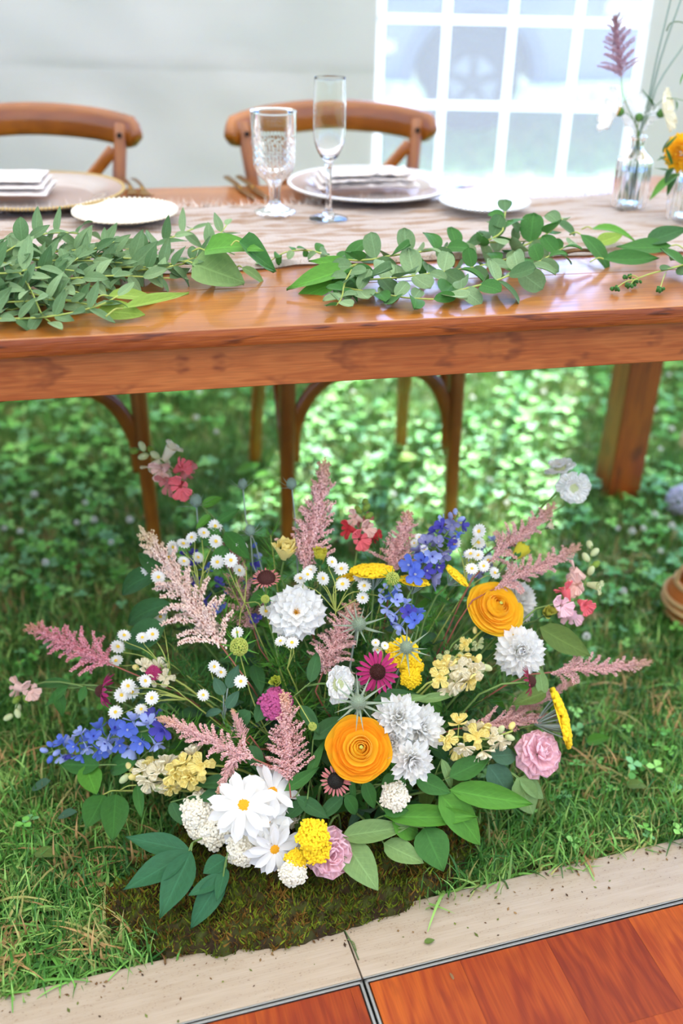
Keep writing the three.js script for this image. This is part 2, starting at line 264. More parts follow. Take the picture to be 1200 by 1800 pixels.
{
  const ct = woodTex([hexRGB(0x864709), hexRGB(0xac6414), hexRGB(0x60300a)], { len: 1, wide: 0.2, rings: 14, wob: 3, ringk: 0.3, blot: 0.4 });
  const cm = std(0xffffff, 0.38, { map: ct, clearcoat: 0.7, clearcoatRoughness: 0.16 }), cane = std(0xc79a5b, 0.7), screw = std(0x2a211a, 0.4, { metalness: 0.6 });
  const make = (label, pos, yaw) => {
    const c = thing('crossback_chair', label, 'chair', pos, 'bentwood chairs behind the table'); c.rotation.y = yaw;
    for (const s of [-1, 1]) {
      mesh('rear_post', bar([V(s * 0.2, 0, -0.235), V(s * 0.19, 0.22, -0.205), V(s * 0.178, 0.46, -0.185), V(s * 0.183, 0.68, -0.21), V(s * 0.203, 0.85, -0.25)], (t) => [0.0165 - 0.002 * t, 0.018 - 0.003 * t], V(0, 0, 1), 24, 12), cm, c);
      mesh('front_leg', bar([V(s * 0.195, 0, 0.19), V(s * 0.19, 0.25, 0.178), V(s * 0.187, 0.455, 0.172)], (t) => [0.0145 + 0.004 * t, 0.0145 + 0.004 * t], V(0, 0, 1), 14, 12), cm, c);
      mesh('brace', bar([V(s * 0.188, 0.19, 0.16), V(s * 0.19, 0.3, 0.13), V(s * 0.19, 0.4, 0.05), V(s * 0.188, 0.43, -0.02), V(s * 0.188, 0.4, -0.09), V(s * 0.188, 0.3, -0.165), V(s * 0.19, 0.2, -0.185)], [0.008, 0.014], V(1, 0, 0), 26, 10), cm, c);
      mesh('back_slat', bar([V(s * 0.182, 0.8, -0.232), V(s * 0.12, 0.735, -0.232), V(0, 0.64, -0.218 + s * 0.007), V(-s * 0.12, 0.54, -0.2), V(-s * 0.165, 0.475, -0.186)], [0.006, 0.0135], V(0, 0, 1).cross(V(1, 0, 0)), 20, 10), cm, c);
      mesh('screw', new THREE.CylinderGeometry(0.006, 0.006, 0.004, 12).rotateX(Math.PI / 2).translate(s * 0.197, 0.83, -0.222), screw, c);
    }
    mesh('brace', bar([V(-0.178, 0.22, 0.176), V(-0.172, 0.3, 0.176), V(-0.13, 0.385, 0.178), V(-0.06, 0.425, 0.18), V(0, 0.432, 0.18), V(0.06, 0.425, 0.18), V(0.13, 0.385, 0.178), V(0.172, 0.3, 0.176), V(0.178, 0.22, 0.176)], [0.016, 0.009], V(0, 0, 1), 36, 10), cm, c);
    // the bent top rail, its ends curling forward round the posts
    mesh('top_rail', bar([V(-0.236, 0.826, -0.222), V(-0.225, 0.832, -0.24), V(-0.16, 0.845, -0.272), V(-0.08, 0.853, -0.29), V(0, 0.856, -0.296), V(0.08, 0.853, -0.29), V(0.16, 0.845, -0.272), V(0.225, 0.832, -0.24), V(0.236, 0.826, -0.222)], (t) => { const e = Math.min(t, 1 - t); return [0.013, 0.034 * Math.min(1, Math.sqrt(e * 24 + 0.1))]; }, UPV, 44, 14), cm, c);
    const sh = new THREE.Shape(); sh.absellipse(0, 0, 0.215, 0.205, 0, Math.PI * 2); const hole = new THREE.Path(); hole.absellipse(0, 0, 0.16, 0.15, 0, Math.PI * 2, true); sh.holes.push(hole);
    mesh('seat_frame', new THREE.ExtrudeGeometry(sh, { depth: 0.024, bevelSize: 0.006, bevelThickness: 0.006, bevelSegments: 3, curveSegments: 40 }).rotateX(-Math.PI / 2).translate(0, 0.445, -0.01), cm, c);
    const strands = []; for (let k = -14; k <= 14; k++) { const o = k * 0.0107, l = Math.sqrt(Math.max(0.001, 1 - (o / 0.162) ** 2)) * 0.155; strands.push(new THREE.BoxGeometry(l * 2, 0.0025, 0.007).translate(0, 0.47 + (k & 1) * 0.0012, o - 0.01), new THREE.BoxGeometry(0.007, 0.0025, l * 2).translate(o, 0.4712 - (k & 1) * 0.0012, -0.01)); }
    mesh('woven_seat', merged(strands), cane, c);
    return c;
  };
  make('brown bentwood cross-back chair standing behind the goblet and flute', V(0.02, 0, -2.15), 0.25);
  make('brown bentwood cross-back chair standing behind the cream side plate', V(-0.641, 0, -2.006), 0.22);
}
// ---------- what stands on the table ----------
const lathe = (pts, n = 48) => new THREE.LatheGeometry(pts.map((a) => new THREE.Vector2(a[0], a[1])), n);
const smoothLathe = (pts, n = 48, k = 60) => { const c = new THREE.SplineCurve(pts.map((a) => new THREE.Vector2(a[0], a[1]))); return new THREE.LatheGeometry(c.getPoints(k), n); };
const glass = new THREE.MeshPhysicalMaterial({ color: 0xffffff, roughness: 0.015, transmission: 1, thickness: 0.01, ior: 1.48 });
{
  // cloth runner with crinkled folds and a frayed far edge
  const r = thing('table_runner', 'crinkled ivory gauze runner with frayed edge lying along the table', 'table runner');
  const edge0 = (e) => 0.262 + 0.02 * fbm(e * 2.1, 3), edge1 = (e) => 0.665 + 0.022 * fbm(e * 2.6, 9);
  const hgt = (e, n) => 0.003 + 0.0075 * Math.pow(clamp(0.5 + 0.9 * fbm(e * 2.2 + 2, n * 24 + 1.5 * n2(e * 2, 1), 3)), 1.5) + 0.003 * clamp(fbm(e * 22, n * 60, 2));
  const weave = tex(256, 256, (u, v) => { const w = 0.5 + 0.3 * Math.sin(u * 400) + 0.2 * Math.sin(v * 400); return [w, w, w]; }, false);
  const dye = tex(512, 512, (u, v) => { const a = fbm(u * 6, v * 22, 4); return mix3(hexRGB(0xc0b2a8), hexRGB(0xa68a74), smooth(-0.1, 0.45, a)); });
  const cm = std(0xffffff, 1, { map: dye, bumpMap: scaled(weave, 4, 4), bumpScale: 0.0008, transmission: 0.15, thickness: 0, specularIntensity: 0.2, sheen: 0.3, sheenColor: new THREE.Color(0xffffff) });
  mesh('cloth', grid(360, 90, (a, b) => { const e = lerp(-1.4, 0.95, a), n = lerp(edge0(e), edge1(e), b), p = onTable(e, n, hgt(e, n) * (b < 0.02 || b > 0.98 ? 0.3 : 1) + 0.001); return [p.x, p.y, p.z, e * 0.6, n * 2]; }), cm, r);
  const mats = [], tuft = blade({ L: 1, W: 0.05, bend: 0.8, nu: 4, nv: 1, prof: PROF.spike });
  for (let k = 0; k < 2600; k++) { const e = rr(-1.4, 0.95), far = rnd() < 0.8, n = far ? edge1(e) - 0.006 : edge0(e) + 0.004, p = onTable(e, n, rr(0.002, 0.006)), d = TN.clone().multiplyScalar(far ? 1 : -1).addScaledVector(TE, rr(-1, 1)).setY(rr(0, 0.9)); mats.push(frame(p, d, UPV, [0.02, rr(0.01, 0.034), rr(-0.02, 0.02)])); }
  mesh('fringe', scatter(tuft, mats), std(0xf4eee6, 1, { specularIntensity: 0.2 }), r);
}
{
  const rimGold = std(0xb59a63, 0.3, { metalness: 0.7 });
  const charger = (p, label, kind) => {
    const t = thing('charger_plate', label, 'plate', p, 'charger plates at the place settings');
    mesh('plate_body', smoothLathe([[0, 0.003], [0.09, 0.003], [0.105, 0.005], [0.13, 0.013], [0.157, 0.0165], [0.1605, 0.0165], [0.158, 0.014], [0.13, 0.0105], [0.105, 0.002], [0.09, 0.0002], [0, 0.0002]], 72), std(0xb9aca4, 0.22, { clearcoat: 0.8, clearcoatRoughness: 0.08 }), t);
    const m = []; for (let k = 0; k < 150; k++) { const a = k / 150 * 6.2832; m.push(M4().makeTranslation(0.1598 * Math.cos(a), 0.0166, 0.1598 * Math.sin(a))); }
    mesh('beaded_rim', scatter(new THREE.SphereGeometry(0.0034, 8, 6), m), kind ? std(0xe8e6e2, 0.15, { metalness: 0.6 }) : rimGold, t);
    return t;
  };
  const c1 = atY(648, 336, TOP + 0.011), c2 = atY(68, 349, TOP + 0.011);
  charger(c1, 'taupe charger plate with silver beads carrying a bundled napkin, before the chair', 1); charger(c2, 'taupe charger plate with gold beads carrying the flat folded napkin', 0);
  // napkins
  const linen = std(0xe3d9d2, 0.95, { sheen: 0.3, sheenColor: new THREE.Color(0xffffff) });
  const nap = (p, label, L, W, H, yaw, ruf) => {
    const t = thing('napkin', label, 'napkin', p); t.rotation.y = yaw;
    for (let k = 0; k < 3; k++) mesh('fold', grid(30, 24, (a, b) => { const q = b * Math.PI * 2, x = (a - 0.5) * L * (1 - 0.06 * k), w = W / 2 * (1 - 0.1 * k), e = Math.min(1, Math.min(a, 1 - a) * 14), f = fbm(a * 3 + k * 5, b * 2) * ruf; return [x, H * (k + 0.5) / 3 + Math.sin(q) * H / 6 * (0.4 + 0.6 * e) + f * 0.6 * a, Math.cos(q) * w * (1 - 0.25 * ruf * 20 * Math.sin(a * 3.14)) + f]; }), linen, t);
  };
  nap(c1.clone().add(V(-0.01, 0.0165, 0.02)), 'loosely bundled pale linen napkin on the charger with silver beads', 0.2, 0.1, 0.03, 0.2, 0.02);
  nap(c2.clone().add(V(-0.055, 0.0165, 0.015)), 'neatly folded ivory napkin lying flat on the charger with gold beads', 0.17, 0.13, 0.032, 0.1, 0.004);
  // small side plates
  const side = (p, label, m, r) => { const t = thing('side_plate', label, 'plate', p); const k = r / 0.09; mesh('plate_body', smoothLathe([[0, 0.004], [0.05, 0.004], [0.06, 0.006], [0.08, 0.013], [0.0885, 0.015], [0.09, 0.0145], [0.0885, 0.0125], [0.06, 0.003], [0.05, 0.0006], [0, 0.0006]].map(([a, b]) => [a * k, b]), 64), m, t); const w = []; for (let q = 0; q < 60; q++) { const a = q / 60 * 6.2832; w.push(M4().makeTranslation(0.0885 * k * Math.cos(a), 0.0146, 0.0885 * k * Math.sin(a))); } mesh('scalloped_rim', scatter(new THREE.SphereGeometry(0.0032, 8, 6), w), m, t); };
  side(atY(221, 384, TOP + 0.013), 'small cream side plate with raised rim on the gauze runner', std(0xf0e7d0, 0.25, { clearcoat: 0.6, clearcoatRoughness: 0.1 }), 0.091);
  side(atY(850, 366, TOP + 0.014), 'small clear glass side plate beside the flute', std(0xf4f6f4, 0.12, { transmission: 0.45, thickness: 0.004, ior: 1.5, clearcoat: 0.8 }), 0.084);
  // cutlery
  const gold = std(0xa87f45, 0.25, { metalness: 0.95 }), steel = std(0xb7b4ae, 0.22, { metalness: 0.95 });
  const fork = (tip, dir, label, m) => {
    const t = thing('fork', label, 'fork', tip), d = dir.clone().setY(0).normalize(), s = d.clone().cross(UPV);
    for (let k = 0; k < 4; k++) mesh('tine', bar([d.clone().multiplyScalar(0).addScaledVector(s, (k - 1.5) * 0.0065).setY(0.012), d.clone().multiplyScalar(0.025).addScaledVector(s, (k - 1.5) * 0.0062).setY(0.004), d.clone().multiplyScalar(0.05).addScaledVector(s, (k - 1.5) * 0.006).setY(0.003)], (q) => [0.0009 + 0.0009 * q, 0.0012], UPV, 10, 8), m, t);
    mesh('handle', bar([d.clone().multiplyScalar(0.046).setY(0.003), d.clone().multiplyScalar(0.065).setY(0.005), d.clone().multiplyScalar(0.085).setY(0.011), d.clone().multiplyScalar(0.13).setY(0.01), d.clone().multiplyScalar(0.2).setY(0.003)], (q) => [q < 0.2 ? 0.0115 - 0.035 * q : 0.004 + 0.005 * Math.max(0, q - 0.4), 0.0014], UPV, 26, 8), m, t);
  };
  const away = V(-0.2, 0, -1);
  fork(atY(262, 354, TOP + 0.005), V(-0.35, 0, -1), 'gold fork with its tines beside the cream side plate', gold); fork(atY(240, 352, TOP + 0.005), V(-0.35, 0, -1), 'gold fork next to the charger with gold beads', gold);
  fork(atY(828, 338, TOP + 0.005), V(-0.55, 0, -1), 'silver fork whose tines reach past the silver-beaded charger', steel);
  const knife = (a, b, label) => { const t = thing('table_knife', label, 'knife', a), q = b.clone().sub(a); mesh('blade', bar([q.clone().multiplyScalar(0).setY(0.003), q.clone().multiplyScalar(0.3).setY(0.003), q.clone().multiplyScalar(0.5).setY(0.003)], (k) => [0.003 + 0.006 * Math.sqrt(k), 0.001], UPV, 12, 8), gold, t); mesh('handle', bar([q.clone().multiplyScalar(0.48).setY(0.004), q.clone().multiplyScalar(0.7).setY(0.005), q.clone().setY(0.005)], (k) => [0.0045 + 0.003 * k, 0.0035], UPV, 14, 10), gold, t); };
  const k0 = atY(470, 351, TOP + 0.002), k1 = atY(458, 352, TOP + 0.002);
  knife(k0, k0.clone().add(V(-0.075, 0, -0.185)), 'gold knife lying between the goblet and the silver-beaded charger'); knife(k1.add(V(-0.012, 0, 0.0)), k1.clone().add(V(-0.075, 0, -0.185)), 'gold butter knife lying on the goblet side of the other knife');
}
{
  // cut-glass goblet: the lathe's outer wall is worked into bands and diamonds
  const p = atY(483, 374, TOP + 0.01), t = thing('goblet', 'cut-glass water goblet with diamond pattern on short stem', 'goblet', p);
  const out = [[0.0, 0.0], [0.033, 0.0], [0.036, 0.002], [0.034, 0.005], [0.02, 0.009], [0.011, 0.017], [0.009, 0.03], [0.0105, 0.045], [0.017, 0.056], [0.031, 0.07], [0.037, 0.085], [0.0385, 0.11], [0.0395, 0.14], [0.041, 0.172], [0.0405, 0.175]], inn = [[0.0385, 0.174], [0.037, 0.14], [0.0355, 0.11], [0.034, 0.088], [0.028, 0.074], [0.014, 0.066], [0.0, 0.064]];
  const c1 = new THREE.SplineCurve(out.map((a) => new THREE.Vector2(...a))).getPoints(120), c2 = new THREE.SplineCurve(inn.map((a) => new THREE.Vector2(...a))).getPoints(50), prof = [...c1, ...c2], nseg = 144;
  const g = grid(prof.length - 1, nseg, (a, b) => {
    const i = Math.round(a * (prof.length - 1)), q = b * Math.PI * 2, y = prof[i].y; let r = prof[i].x;
    if (i < c1.length) {
      if (y > 0.066 && y < 0.125) { const u = q / 6.2832 * 18, v = (y - 0.066) * 150; r -= 0.0021 * Math.pow(Math.max(Math.abs(((u + v * 0.5) % 1 + 1) % 1 - 0.5), Math.abs(((u - v * 0.5) % 1 + 1) % 1 - 0.5)) * 2, 3); }
      else if (y > 0.125 && y < 0.152) r -= 0.0009 * (0.5 + 0.5 * Math.sin(y * 2200)) * (0.6 + 0.4 * Math.cos(q * 40));
      else if (y < 0.05 && y > 0.008) r *= 1 + 0.07 * Math.cos(q * 8);
      else if (y <= 0.008 && r > 0.015) r *= 1 + 0.03 * Math.cos(q * 12);
    }
    return [Math.cos(q) * r, y, -Math.sin(q) * r];
  });
  mesh('glass_body', g, glass, t);
  const p2 = atY(577, 384, TOP + 0.01), f = thing('champagne_flute', 'tall clear champagne flute standing in front of the silver-beaded charger', 'flute', p2);
  mesh('bowl', smoothLathe([[0, 0.098], [0.007, 0.099], [0.016, 0.108], [0.0255, 0.128], [0.0285, 0.155], [0.0282, 0.19], [0.0268, 0.232], [0.0262, 0.233], [0.0257, 0.232], [0.0272, 0.19], [0.0274, 0.155], [0.0243, 0.13], [0.015, 0.112], [0.006, 0.105], [0, 0.104]], 56, 90), glass, f);
  mesh('stem', smoothLathe([[0, 0.006], [0.012, 0.006], [0.006, 0.018], [0.0048, 0.05], [0.006, 0.085], [0.0075, 0.096], [0, 0.0985]], 32), glass, f);
  mesh('foot', smoothLathe([[0, 0], [0.032, 0], [0.0335, 0.0012], [0.031, 0.0026], [0.014, 0.0058], [0, 0.0062]], 48), glass, f);
}

// ---------- plants: materials and shared shapes ----------
const LM = { deep: leafy(0x3d6c3a, 0.35), mid: leafy(0x437a34, 0.3), fresh: leafy(0x5d9a35, 0.3), pale: leafy(0x86a866, 0.2), blue: leafy(0x4d7358, 0.2), euc: leafy(0x749465, 0.22), euc2: leafy(0x8dab7a, 0.22), euc3: leafy(0x577b4c, 0.25), yellowish: leafy(0x8fae48, 0.3), olive: leafy(0x667f3c, 0.2), peony: leafy(0x38704a, 0.3), silver: leafy(0xa3b39c, 0.1) };
const SM = { green: std(0x6c8a44, 0.7), lime: std(0xa9b557, 0.65), brown: std(0x7b5a34, 0.75), red: std(0x9c5a48, 0.7), grey: std(0x93a396, 0.7), deep: std(0x4f6a36, 0.7) };
const PM = { white: petalMat(0xfbfaf5), cream: petalMat(0xfaf2d4), lemon: petalMat(0xfff09c), orange: petalMat(0xffba22, 0.45), amber: petalMat(0xffd02e, 0.45), rose: petalMat(0xffd6de), blush: petalMat(0xfcd6c8), coral: petalMat(0xf98088), red: petalMat(0xe54a52), magenta: petalMat(0xc43a78), mauve: petalMat(0xc88ba0), fadedpink: petalMat(0xe08f8a), blue: petalMat(0x708ae6), lightblue: petalMat(0xb4c2f4), violet: petalMat(0x605abf), slate: petalMat(0x9c9cc8), greenwhite: petalMat(0xdfe6b0) };
const DM = { yellow: std(0xe6a412, 0.85), gold: std(0xf0b000, 0.85), brown: std(0x4a1f16, 0.8), black: std(0x1d1a10, 0.8), lime: std(0xb9c25a, 0.85), calyx: std(0x4f7a35, 0.8), yarrow: std(0xf7cf1a, 0.9), ivory: std(0xf0e8d0, 0.9), thistle: std(0x8c9c80, 0.8) };
const PET = {
  daisy: [0, 1, 2].map((k) => blade({ L: 1, W: 0.33 + 0.03 * k, prof: PROF.strap, bend: -0.2 - 0.15 * k, cup: 0.5, nu: 6, nv: 4, notch: 0.04 })), mum: [0, 1, 2].map((k) => blade({ L: 1, W: 0.3, prof: PROF.strap, bend: 0.35 + 0.2 * k, cup: 0.9, nu: 6, nv: 4, notch: 0.05 })),
  dahlia: [0, 1, 2].map((k) => blade({ L: 1, W: 0.56, prof: PROF.petal, bend: -0.1 + 0.25 * k, cup: 0.55 + 0.15 * k, ruffle: 0.03, nu: 6, nv: 6, notch: 0.08 })), cone: [0, 1].map((k) => blade({ L: 1, W: 0.2, prof: PROF.strap, bend: -0.3 - 0.25 * k, cup: 0.6, nu: 6, nv: 4, notch: 0.05 })),
  ruffle: [0, 1, 2].map((k) => blade({ L: 1, W: 0.95, prof: PROF.fan, bend: 0.5 - 0.3 * k, cup: 0.35, ruffle: 0.09, waves: 5 + k, nu: 7, nv: 12 })), lobe: blade({ L: 1, W: 0.72, prof: PROF.petal, bend: 0.55, cup: 0.5, ruffle: 0.06, nu: 5, nv: 5 }), spike: blade({ L: 1, W: 0.1, prof: PROF.spike, bend: 0.25, fold: 0.5, nu: 5, nv: 2 }),
};
const LEAF = {};
for (const [n, o] of Object.entries({ ovate: { W: 0.5, prof: PROF.ovate }, lance: { W: 0.36, prof: PROF.lance }, narrow: { W: 0.26, prof: PROF.lance }, round: { W: 0.86, prof: PROF.round }, heart: { W: 0.95, prof: PROF.heart } })) LEAF[n] = [0, 1, 2, 3].map((k) => blade({ L: 1, fold: 0.12 + 0.1 * (k % 2), bend: [-0.5, 0.35, -0.9, 0.1][k], cup: 0.1, ruffle: 0.02 + 0.012 * k, waves: 2 + k, twist: [0.15, -0.25, 0.35, -0.1][k], nu: 9, nv: 6, ...o }));
const pick = (a) => a[Math.floor(rnd() * a.length)];
// a leaf between two points in space: width in metres, turned to show its face towards `look`
function leafBetween(parent, a, b, w, mat, kind = 'ovate', look, name = 'leaf') {
  const g = pick(LEAF[kind]), d = b.clone().sub(a), L = d.length(), base = { ovate: 0.5, lance: 0.36, narrow: 0.26, round: 0.86, heart: 0.95 }[kind];
  const m = mesh(name, g, mat, parent), n = look ?? UPV.clone().multiplyScalar(0.7).add(camera.position.clone().sub(a).normalize());
  return put(m, frame(a, d, n, [w / base, L * 1.04, L]));
}
const stem = (parent, pts, r, mat, nr = 6, name = 'stem') => mesh(name, sweep(pts, (t) => r * (1 - 0.35 * t), nr), mat, parent);
function head(parent, pos, face, spin = 0, name = 'flower_head') { const h = part(name, parent); put(h, frame(pos, face, V(Math.cos(spin), 0.1, Math.sin(spin)))); return h; }
// a ring of petals round +y: lift = angle above the plane
function ring(h, geos, mat, n, len, lift, { r0 = 0, y0 = 0, wide = 1, jit = 0.12, turn = rnd() * 6, name = 'petal', lj = 0.08 } = {}) {
  for (let k = 0; k < n; k++) {
    const a = turn + (k + rr(-jit, jit)) / n * Math.PI * 2, e = lift + rr(-jit, jit) * 1.2, c = Math.cos(a), s = Math.sin(a), L = len * (1 + rr(-lj, lj));
    const d = V(c * Math.cos(e), Math.sin(e), s * Math.cos(e)), nn = V(-c * Math.sin(e), Math.cos(e), -s * Math.sin(e));
    put(mesh(name, pick(geos), Array.isArray(mat) ? pick(mat) : mat, h), frame(V(c * r0, y0, s * r0), d, nn, [L * wide, L, L]));
  }
}
const ballDome = (R, flat, n, s) => { const m = [], q = new THREE.Quaternion(); for (let k = 0; k < n; k++) { const t = (k + 0.5) / n, a = k * 2.39996, y = 1 - t * (1 - flat), r = Math.sqrt(Math.max(0, 1 - y * y)); m.push(M4().compose(V(Math.cos(a) * r * R, y * R, Math.sin(a) * r * R), q, V(s, s, s).multiplyScalar(rr(0.8, 1.2)))); } return m; };
const BEAD = new THREE.IcosahedronGeometry(1, 1), NUB = new THREE.OctahedronGeometry(1, 0);
const disc = (h, R, mat, n = 60, flat = 0.35, squash = 0.6, name = 'disc') => { const g = scatter(BEAD, ballDome(R, flat, n, R * 1.5 / Math.sqrt(n))); g.scale(1, squash, 1).translate(0, -R * flat * squash * 0.9, 0); return mesh(name, g, mat, h); };
const B = {
  daisy(h, R, white = PM.white) { ring(h, PET.daisy, white, 12, R, 0.05, { r0: R * 0.1, lj: 0.14 }); ring(h, PET.daisy, white, 9, R * 0.9, 0.32, { r0: R * 0.1, y0: R * 0.04 }); disc(h, R * 0.22, DM.yellow, 70); },
  mum(h, R) { [[15, 1, 0], [15, 0.96, 0.25], [14, 0.86, 0.5], [12, 0.72, 0.75], [9, 0.58, 1.0], [6, 0.42, 1.25]].forEach(([n, l, e], i) => ring(h, PET.mum, PM.white, n, R * l, e, { r0: R * 0.06, y0: R * 0.04 * i, lj: 0.15 })); disc(h, R * 0.12, DM.lime, 24); },
  dahlia(h, R, eye = DM.gold, m = PM.white) { [[13, 1, -0.15], [13, 1, 0.0], [13, 0.95, 0.16], [13, 0.84, 0.34], [12, 0.7, 0.52], [10, 0.54, 0.75]].forEach(([n, l, e], i) => ring(h, PET.dahlia, m, n, R * l, e, { r0: R * 0.05, y0: R * 0.03 * i, lj: 0.1 })); if (eye) { const g = []; for (let k = 0; k < 70; k++) { const a = k * 2.4, r = Math.sqrt(k / 70) * R * 0.24; g.push(frame(V(Math.cos(a) * r, R * 0.16, Math.sin(a) * r), V(Math.cos(a) * r * 2.5 / R, 1, Math.sin(a) * r * 2.5 / R), V(0.3, 0, 1), [R * 0.028, R * rr(0.1, 0.17), R * 0.028])); } mesh('stamens', scatter(NUB, g), eye, h); } },
  pompon(h, R, m = PM.white) { [[16, 1, -0.25], [16, 1, 0], [15, 0.98, 0.25], [14, 0.94, 0.5], [13, 0.92, 0.78], [11, 0.9, 1.0], [9, 0.88, 1.2], [6, 0.86, 1.38], [3, 0.84, 1.5]].forEach(([n, l, e]) => ring(h, PET.dahlia, m, n, R * l * 0.72, e, { r0: R * 0.3 * Math.cos(e), y0: R * 0.3 * Math.sin(Math.max(e, 0)), wide: 0.8, lj: 0.08 })); },
  ranunculus(h, R, outer = PM.orange, inner = PM.amber) {
    const N = 12, tilt = rnd() * 6;
    for (let k = 0; k < N; k++) {
      const f = k / (N - 1), open = f > 0.5, r = R * (0.06 + 0.94 * Math.pow(f, 1.05)), np = k < 2 ? 2 : k < 6 ? 3 : 5, half = Math.PI / np * 1.4, t0 = k * 1.9 + tilt, yr = R * (0.44 - 0.5 * Math.pow(f, 1.7)), rb = open ? R * 0.75 * (f - 0.45) : 0, yb = open ? R * (0.02 - 0.3 * (f - 0.3)) : -R * 0.1;
      for (let j = 0; j < np; j++) {
        const ph = rnd() * 6, yj = yr + R * rr(-0.03, 0.03), big = rr(0.95, 1.05), g = grid(9, 14, (t, s) => {
          const q = s * 2 - 1, tt = t * (1 - (open ? 0.4 : 0.3) * Math.pow(Math.abs(q), 2.6)), az = t0 + j / np * 6.2832 + q * half, e = Math.sin(Math.min(1, 0.1 + tt * 0.98) * Math.PI / 2);
          let rho = lerp(rb, r * big, e); if (!open) rho = Math.max(0.01 * R, rho - 0.13 * R * smooth(0.45, 1, tt));
          rho += R * 0.006 * j + R * 0.025 * Math.sin(q * 5 + ph) * t * t * f; return [Math.cos(az) * rho, lerp(yb, yj, Math.pow(tt, open ? 1.5 : 1.2)) - (open ? 0.06 * R * smooth(0.75, 1, tt) : 0) + R * 0.03 * Math.sin(q * 4 + ph) * t * f, Math.sin(az) * rho];
        });
        mesh('petal', g, f > 0.62 ? outer : inner, h);
      }
    }
    disc(h, R * 0.05, DM.lime, 16).position.y = R * 0.4;
  },
  cone(h, R, m = PM.magenta, lift = -0.15, rd = 0.34, n = 20, dm = DM.brown) { ring(h, PET.cone, m, n, R * (1 - rd * 0.75), lift, { r0: R * rd * 0.75, jit: 0.2, wide: 1.15 }); const g = scatter(NUB, ballDome(R * rd, 0.1, 130, R * 0.045).map((x) => x.multiply(M4().makeScale(0.8, 1.6, 0.8)))); mesh('cone', g, dm, h); mesh('cone_core', new THREE.SphereGeometry(R * rd * 0.97, 18, 10, 0, 6.2832, 0, 1.7), dm, h); mesh('calyx', new THREE.SphereGeometry(R * rd * 0.85, 16, 8).scale(1, 0.5, 1).translate(0, -R * 0.08, 0), DM.calyx, h); },
  scabiosa(h, R, m = PM.white) { ring(h, PET.ruffle, m, 9, R, 0.05, { r0: R * 0.12 }); ring(h, PET.ruffle, m, 8, R * 0.85, 0.35, { r0: R * 0.1, y0: R * 0.06 }); ring(h, PET.ruffle, m, 7, R * 0.62, 0.75, { r0: R * 0.06, y0: R * 0.1 }); disc(h, R * 0.42, PM.greenwhite, 60, 0.3, 0.5).position.y = R * 0.16; },
  ruffled(h, R, ms) { [[9, 1, -0.05], [9, 0.95, 0.28], [8, 0.85, 0.6], [7, 0.72, 0.9], [5, 0.58, 1.2]].forEach(([n, l, e], i) => ring(h, PET.ruffle, ms[Math.min(ms.length - 1, i >> 1)], n, R * l, e, { r0: R * 0.05, y0: R * 0.03 * i })); mesh('calyx', new THREE.SphereGeometry(R * 0.2, 12, 8).scale(1, 1.4, 1).translate(0, -R * 0.15, 0), DM.calyx, h); },
  thistle(h, R, m = DM.thistle, bm = LM.silver, nb = 13) { const g = scatter(new THREE.ConeGeometry(1, 2.4, 5), ballDome(R * 0.34, -0.5, 130, R * 0.03).map((x) => { const p = V(0, 0, 0).setFromMatrixPosition(x); return frame(p.clone().multiplyScalar(1.04), p.clone(), V(0.3, 0.2, 1), [R * 0.03, R * 0.05, R * 0.03]); })); g.scale(1, 1.25, 1).translate(0, R * 0.3, 0); mesh('thistle_cone', g, m, h); mesh('core', new THREE.SphereGeometry(R * 0.33, 16, 12).scale(1, 1.25, 1).translate(0, R * 0.3, 0), m, h); if (nb) ring(h, [PET.spike], bm, nb, R * 1.25, 0.22, { r0: R * 0.15, wide: 1.2, jit: 0.3, name: 'bract', lj: 0.25 }); },
  corymb(h, R, m = DM.yarrow, dome = 0.25, stalk = SM.green) {
    const c = [], n = Math.round(300 * Math.min(2, R / 0.03)); for (let k = 0; k < n; k++) { const a = k * 2.39996 + rr(-0.5, 0.5), r = Math.sqrt((k + rnd()) / n) * R * (1 + 0.1 * Math.sin(a * 5)); c.push(M4().makeScale(1, 0.75, 1).setPosition(Math.cos(a) * r, dome * R * (1 - (r / R) ** 2) + rr(-0.05, 0.05) * R, Math.sin(a) * r).multiply(M4().makeScale(...Array(3).fill(R * rr(0.07, 0.115))))); }
    mesh('florets', scatter(BEAD, c), m, h); mesh('cushion', new THREE.SphereGeometry(R * 0.95, 24, 8, 0, 6.2832, 0, 1.5708).scale(1, dome * 0.9 + 0.03, 1).translate(0, -R * 0.12, 0), m, h);
    for (let k = 0; k < 18; k++) { const a = k * 2.4, r = R * (0.2 + 0.72 * (k / 18)); mesh('stalk', sweep([V(0, -R * 0.95, 0), V(Math.cos(a) * r * 0.6, -R * 0.45, Math.sin(a) * r * 0.6), V(Math.cos(a) * r, -0.02 * R, Math.sin(a) * r)], R * 0.03, 5), stalk, h); }
  },
  bud(h, R, m, n = 10) { ring(h, PET.dahlia, m, n, R * 1.7, 1.15, { r0: R * 0.3, y0: -R * 0.6, wide: 1 }); ring(h, PET.dahlia, m, 7, R * 1.6, 1.35, { r0: R * 0.15, y0: -R * 0.5 }); ring(h, [PET.lobe], LM.mid, 7, R * 1.1, 0.95, { r0: R * 0.2, y0: -R * 0.75, name: 'sepal' }); },
};
